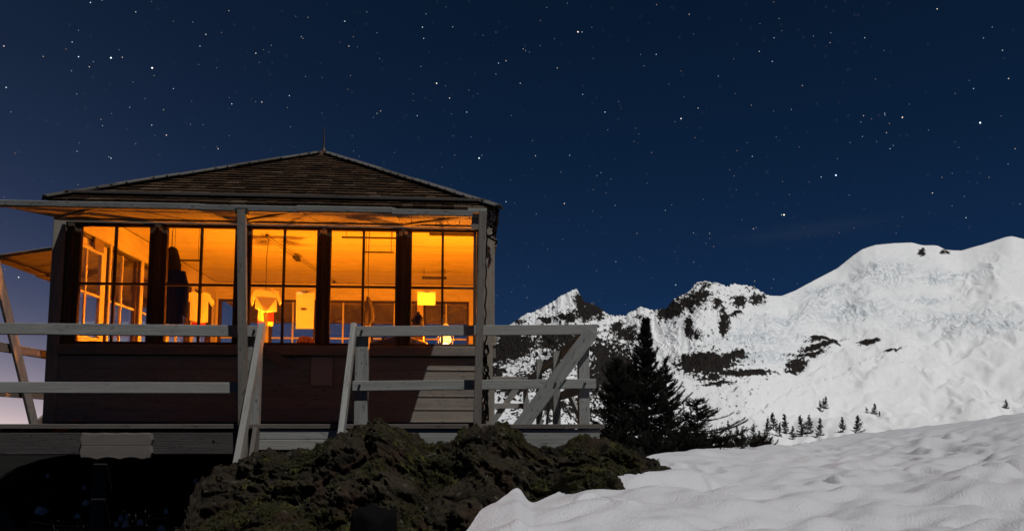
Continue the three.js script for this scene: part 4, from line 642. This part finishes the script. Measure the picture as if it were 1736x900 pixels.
// ---------------------------------------------------------------- trees and shrubs
const needle = [new THREE.MeshStandardMaterial({ color: new THREE.Color().setRGB(0.016, 0.020, 0.011), roughness: 0.85, side: THREE.DoubleSide }), new THREE.MeshStandardMaterial({ color: new THREE.Color().setRGB(0.020, 0.023, 0.012), roughness: 0.85, side: THREE.DoubleSide })];
const bark = plain(0.03, 0.024, 0.02, 0.95), twigRed = new THREE.MeshStandardMaterial({ color: new THREE.Color().setRGB(0.045, 0.022, 0.014), roughness: 0.9, side: THREE.DoubleSide });
// sprays of needles along limbs; H tall, W wide at the foot, lean sideways at the tip
function firGeo(H, W, seed, { limbs = 120, sprays = 12, tip = 0.15, bare = 0.03, shape = 1, droop = 0.25, needleLen = 0.05, lopsided = 0, rise = 0.75 } = {}) {
  const R = rng(seed), P = [], T = [], up = new THREE.Vector3(0, 1, 0);
  const spike = (o, d, len, wd) => { // a slim needle bundle: two crossed blades
    const s = new THREE.Vector3().crossVectors(d, Math.abs(d.y) > 0.9 ? new THREE.Vector3(1, 0, 0) : up).normalize(), t = new THREE.Vector3().crossVectors(d, s), e = o.clone().addScaledVector(d, len);
    for (const q of [s, t]) P.push(o.x - q.x * wd, o.y - q.y * wd, o.z - q.z * wd, o.x + q.x * wd, o.y + q.y * wd, o.z + q.z * wd, e.x, e.y, e.z);
  };
  const bend = (y) => new THREE.Vector3(0.03 * Math.sin(y * 2 / H + seed) * H * (y / H), y, 0.03 * Math.cos(y * 2.4 / H + seed) * H * (y / H));
  for (let k = 0; k < limbs; k++) {
    const t = Math.pow(R(), 0.9), y = H * lerp(bare, 0.985, t), az = R() * 6.283, rel = Math.pow(1 - t, shape);
    const L = (W / 2) * (rel * (0.35 + 0.85 * R()) + 0.055 * (1 - t) + 0.01) * (1 + lopsided * Math.cos(az)), o = bend(y), dir = new THREE.Vector3(Math.cos(az), lerp(-0.15, rise, t) + 0.2 * (R() - 0.5), Math.sin(az)).normalize();
    const n = Math.max(4, Math.round(sprays * (0.4 + L / (W / 2))));
    let prev = o.clone();
    for (let i = 1; i <= n; i++) {
      const f = i / n, p = o.clone().addScaledVector(dir, L * f); p.y += -droop * L * f * (1 - f) * 1.6 + 0.16 * L * f * f; p.x += 0.03 * L * (R() - 0.5); p.z += 0.03 * L * (R() - 0.5);
      const ax = p.clone().sub(prev).normalize(), wide = needleLen * (1.25 - 0.55 * f) * (0.42 + 0.58 * Math.sqrt(1 - t));
      for (let q = 0; q < 5; q++) { const a = R() * 6.283, side = new THREE.Vector3(Math.cos(a), 0.35 + 0.5 * Math.sin(a * 2), Math.sin(a)).normalize(), d = ax.clone().multiplyScalar(0.55 + 0.5 * R()).addScaledVector(side, 0.75).normalize(); spike(prev.clone().lerp(p, R()), d, wide * (0.8 + 0.9 * R()), wide * 0.13); }
      if (f > 0.25 && R() < 0.75) { // side twig
        const s = R() < 0.5 ? -1 : 1, td = ax.clone().applyAxisAngle(up, s * (0.6 + 0.4 * R())).normalize(), tl = L * 0.34 * (1.1 - f) + needleLen; for (let q = 0; q < 6; q++) { const g = (q + 1) / 6, c = p.clone().addScaledVector(td, tl * g), a = R() * 6.283; for (let z = 0; z < 3; z++) { const sd = new THREE.Vector3(Math.cos(a + z * 2), 0.4, Math.sin(a + z * 2)).normalize(); spike(c, td.clone().multiplyScalar(0.7).addScaledVector(sd, 0.7).normalize(), wide * (0.7 + 0.7 * R()), wide * 0.12); } }
      }
      spike(prev, ax, prev.distanceTo(p) * 1.1, 0.008 * H * (1 - f) + 0.004); prev = p;
    }
  }
  for (let i = 0; i < 90; i++) { const y = H * (1 - tip * (i / 90)), a = R() * 6.283; spike(bend(y - 0.02 * H), new THREE.Vector3(Math.cos(a) * 0.6, 1, Math.sin(a) * 0.6).normalize(), needleLen * 0.8, needleLen * 0.10); }
  const g = new THREE.BufferGeometry(); g.setAttribute('position', new THREE.Float32BufferAttribute(P, 3)); g.computeVertexNormals();
  const tp = []; for (let i = 0; i <= 8; i++) tp.push(bend(H * i / 8 * 0.97)); const tr = new THREE.TubeGeometry(new THREE.CatmullRomCurve3(tp), 16, 1, 7); const pos = tr.attributes.position;
  for (let i = 0; i < pos.count; i++) { const c = bend(clamp(pos.getY(i), 0, H)); const r = 0.022 * H * (1 - 0.93 * clamp(pos.getY(i) / H)); pos.setXYZ(i, c.x + (pos.getX(i) - c.x) * r, pos.getY(i), c.z + (pos.getZ(i) - c.z) * r); }
  tr.computeVertexNormals(); return { crown: g, trunk: tr };
}
function fir(name, label, [x, y, z], geo, mat, group, turn = 0, scale = 1) { const t = worldThing(name, label, 'tree', [x, y, z], group); mesh('trunk', geo.trunk, bark, t); mesh('crown', geo.crown, mat, t); t.rotation.y = turn; t.scale.setScalar(scale); return t; }
fir('fir_tree', 'tallest dark fir beside the right end of the deck', [1.73, -0.62, -9.0], firGeo(1.98, 2.15, 4, { limbs: 320, sprays: 16, shape: 1.6, needleLen: 0.05 }), needle[0], 'stunted firs beside the deck');
fir('fir_tree', 'dark fir with a forked spiky top close to the right of the tallest fir', [2.05, -0.62, -9.25], firGeo(1.50, 1.5, 14, { limbs: 75, sprays: 11, shape: 1.5, needleLen: 0.055 }), needle[1], 'stunted firs beside the deck', 1);
fir('fir_tree', 'low spreading dark fir between the tallest fir and the deck corner', [1.30, -0.66, -8.8], firGeo(1.48, 1.25, 24, { limbs: 150, sprays: 12, shape: 0.75, needleLen: 0.05 }), needle[0], 'stunted firs beside the deck', 2);
fir('fir_tree', 'short wide fir with drooping boughs on the snow side', [2.32, -0.66, -8.8], firGeo(0.98, 1.95, 34, { limbs: 80, sprays: 15, shape: 0.7, rise: 0.2, needleLen: 0.05, droop: 0.1 }), needle[1], 'stunted firs beside the deck', 0.4);
fir('fir_tree', 'small fir shoots growing up at the deck corner', [0.98, -0.45, -6.35], firGeo(0.52, 0.55, 44, { limbs: 40, sprays: 9, shape: 0.8, needleLen: 0.04 }), needle[0], 'stunted firs beside the deck', 0.4);
{ // low heather along the edge of the snow
  const hs = [[2.1, -8.4, 0.42, 0.8], [2.55, -8.7, 0.36, 0.85], [2.95, -9.25, 0.33, 0.7], [3.35, -9.75, 0.34, 0.6], [1.6, -8.0, 0.4, 0.8], [3.75, -10.6, 0.36, 0.5]];
  const words = ['beneath the short wide fir', 'at the foot of the snow side boughs', 'just past the last fir bough', 'alone on the snow crest', 'between the rock outcrop and the tallest fir', 'farthest along the snow crest'];
  hs.forEach(([x, z, h, w], i) => { const t = worldThing('heather_shrub', 'low reddish brown shrub ' + words[i], 'shrub', [x, -0.55, z], 'heather along the snow edge'); const g = firGeo(h, w, 60 + i, { limbs: 70, sprays: 8, shape: 0.35, needleLen: 0.038, bare: 0.05, tip: 0.3 }); mesh('stem', g.trunk, bark, t); mesh('foliage', g.crown, i % 2 ? twigRed : needle[0], t); });
}
{ // the trees scattered on the far slope
  const spots = [[16.94,-0.16,14],[17.58,-0.61,16],[18.08,-1.06,20],[18.78,-0.79,22],[19.27,-1.14,18],[19.72,-0.47,24],[20.23,-0.16,26],[20.63,-0.69,22],[21.09,-0.47,30],[21.57,-0.91,20],[22.20,-0.68,32],[22.85,-0.46,28],[23.49,-0.59,26],[25.00,-0.33,22],[25.85,-0.37,26],[23.55,1.19,16],[23.88,1.41,18],[23.81,1.76,8],[27.12,0.95,16],[26.60,1.04,9],[27.42,0.78,8],[34.95,1.26,12]];
  const names = ['leftmost lone tree beside the reddish shrubs', 'small tree just right of the shrubs', 'squat tree low on the snow crest beside the shrubs', 'dense tree in the left of the row of firs', 'squat tree at the snow edge in the row', 'slim tree in the middle of the row of firs', 'highest standing tree in the row of firs', 'stooped tree below the highest one in the row', 'tall slim fir in the row, right of the highest', 'small tree between the two tall slim firs', 'tall fir at the right end of the dense row', 'first lone fir right of the dense row', 'fir above the dip in the snow crest', 'bent lone fir above the snow crest', 'last lone fir standing on the snow crest', 'lower tree of the trio higher up the slope', 'upper tree of the trio higher up the slope', 'tiny tree on top of the trio', 'dark bushy tree alone on the open slope', 'tiny tree left of the bushy lone tree', 'tiny tree right of the bushy lone tree', 'small dark tree at the far right above the snow bank'];
  const kinds = [0, 1, 2, 3].map((i) => firGeo(10, 5.0 + i, 80 + i, { limbs: 70, sprays: 5, shape: 0.9 + 0.15 * i, needleLen: 0.62, bare: 0.02, lopsided: 0.25 * i }));
  spots.forEach(([b, el, px], i) => {
    let best = null, bd = 9; for (let t = 0.05; t < 0.9; t += 0.002) { const s = slope(b, t), e = Math.atan2(s.p[1] - EYE, Math.hypot(s.p[0], s.p[2])) / RAD; if (Math.abs(e - el) < bd) { bd = Math.abs(e - el); best = s; } }
    const h = 1.08 * px / 1200 * Math.hypot(best.p[0], best.p[2]); fir('slope_fir', 'distant dark fir, ' + names[i], [best.p[0], best.p[1] - h * 0.06, best.p[2]], kinds[i % 4], needle[i % 2], 'firs scattered on the far snow slope', i * 1.3, h / 10).rotation.z = 0.1 * Math.sin(i * 2.1);
  });
}
{ // a stump-shaped form in plain near-black at the foot of the rock
  const t = worldThing('stump_form', 'short black stump-shaped form at the foot of the mossy rock', 'stump', [-0.71, -0.95, -3.72]); const R = rng(71), P = [], I = [], n = 26, rows = 9;
  for (let j = 0; j <= rows; j++) for (let i = 0; i <= n; i++) { const a = (i / n) * 6.2832, f = j / rows, r = 0.10 * (1.2 - 0.3 * f) * (1 + 0.12 * Math.sin(a * 5) + 0.05 * Math.sin(a * 11 + 2)); P.push(Math.cos(a) * r * 1.15, f * (0.50 + 0.018 * Math.sin(a * 3 + 1) + 0.008 * Math.sin(a * 9)), Math.sin(a) * r); }
  const w = n + 1; for (let j = 0; j < rows; j++) for (let i = 0; i < n; i++) { const a = j * w + i, b = a + w; I.push(a, b, a + 1, b, b + 1, a + 1); } P.push(0, 0.44, 0); for (let i = 0; i < n; i++) I.push(rows * w + i, P.length / 3 - 1, rows * w + i + 1);
  mesh('black_body', geoFrom(P, I), M.black, t);
}
renderer.render(scene, camera);
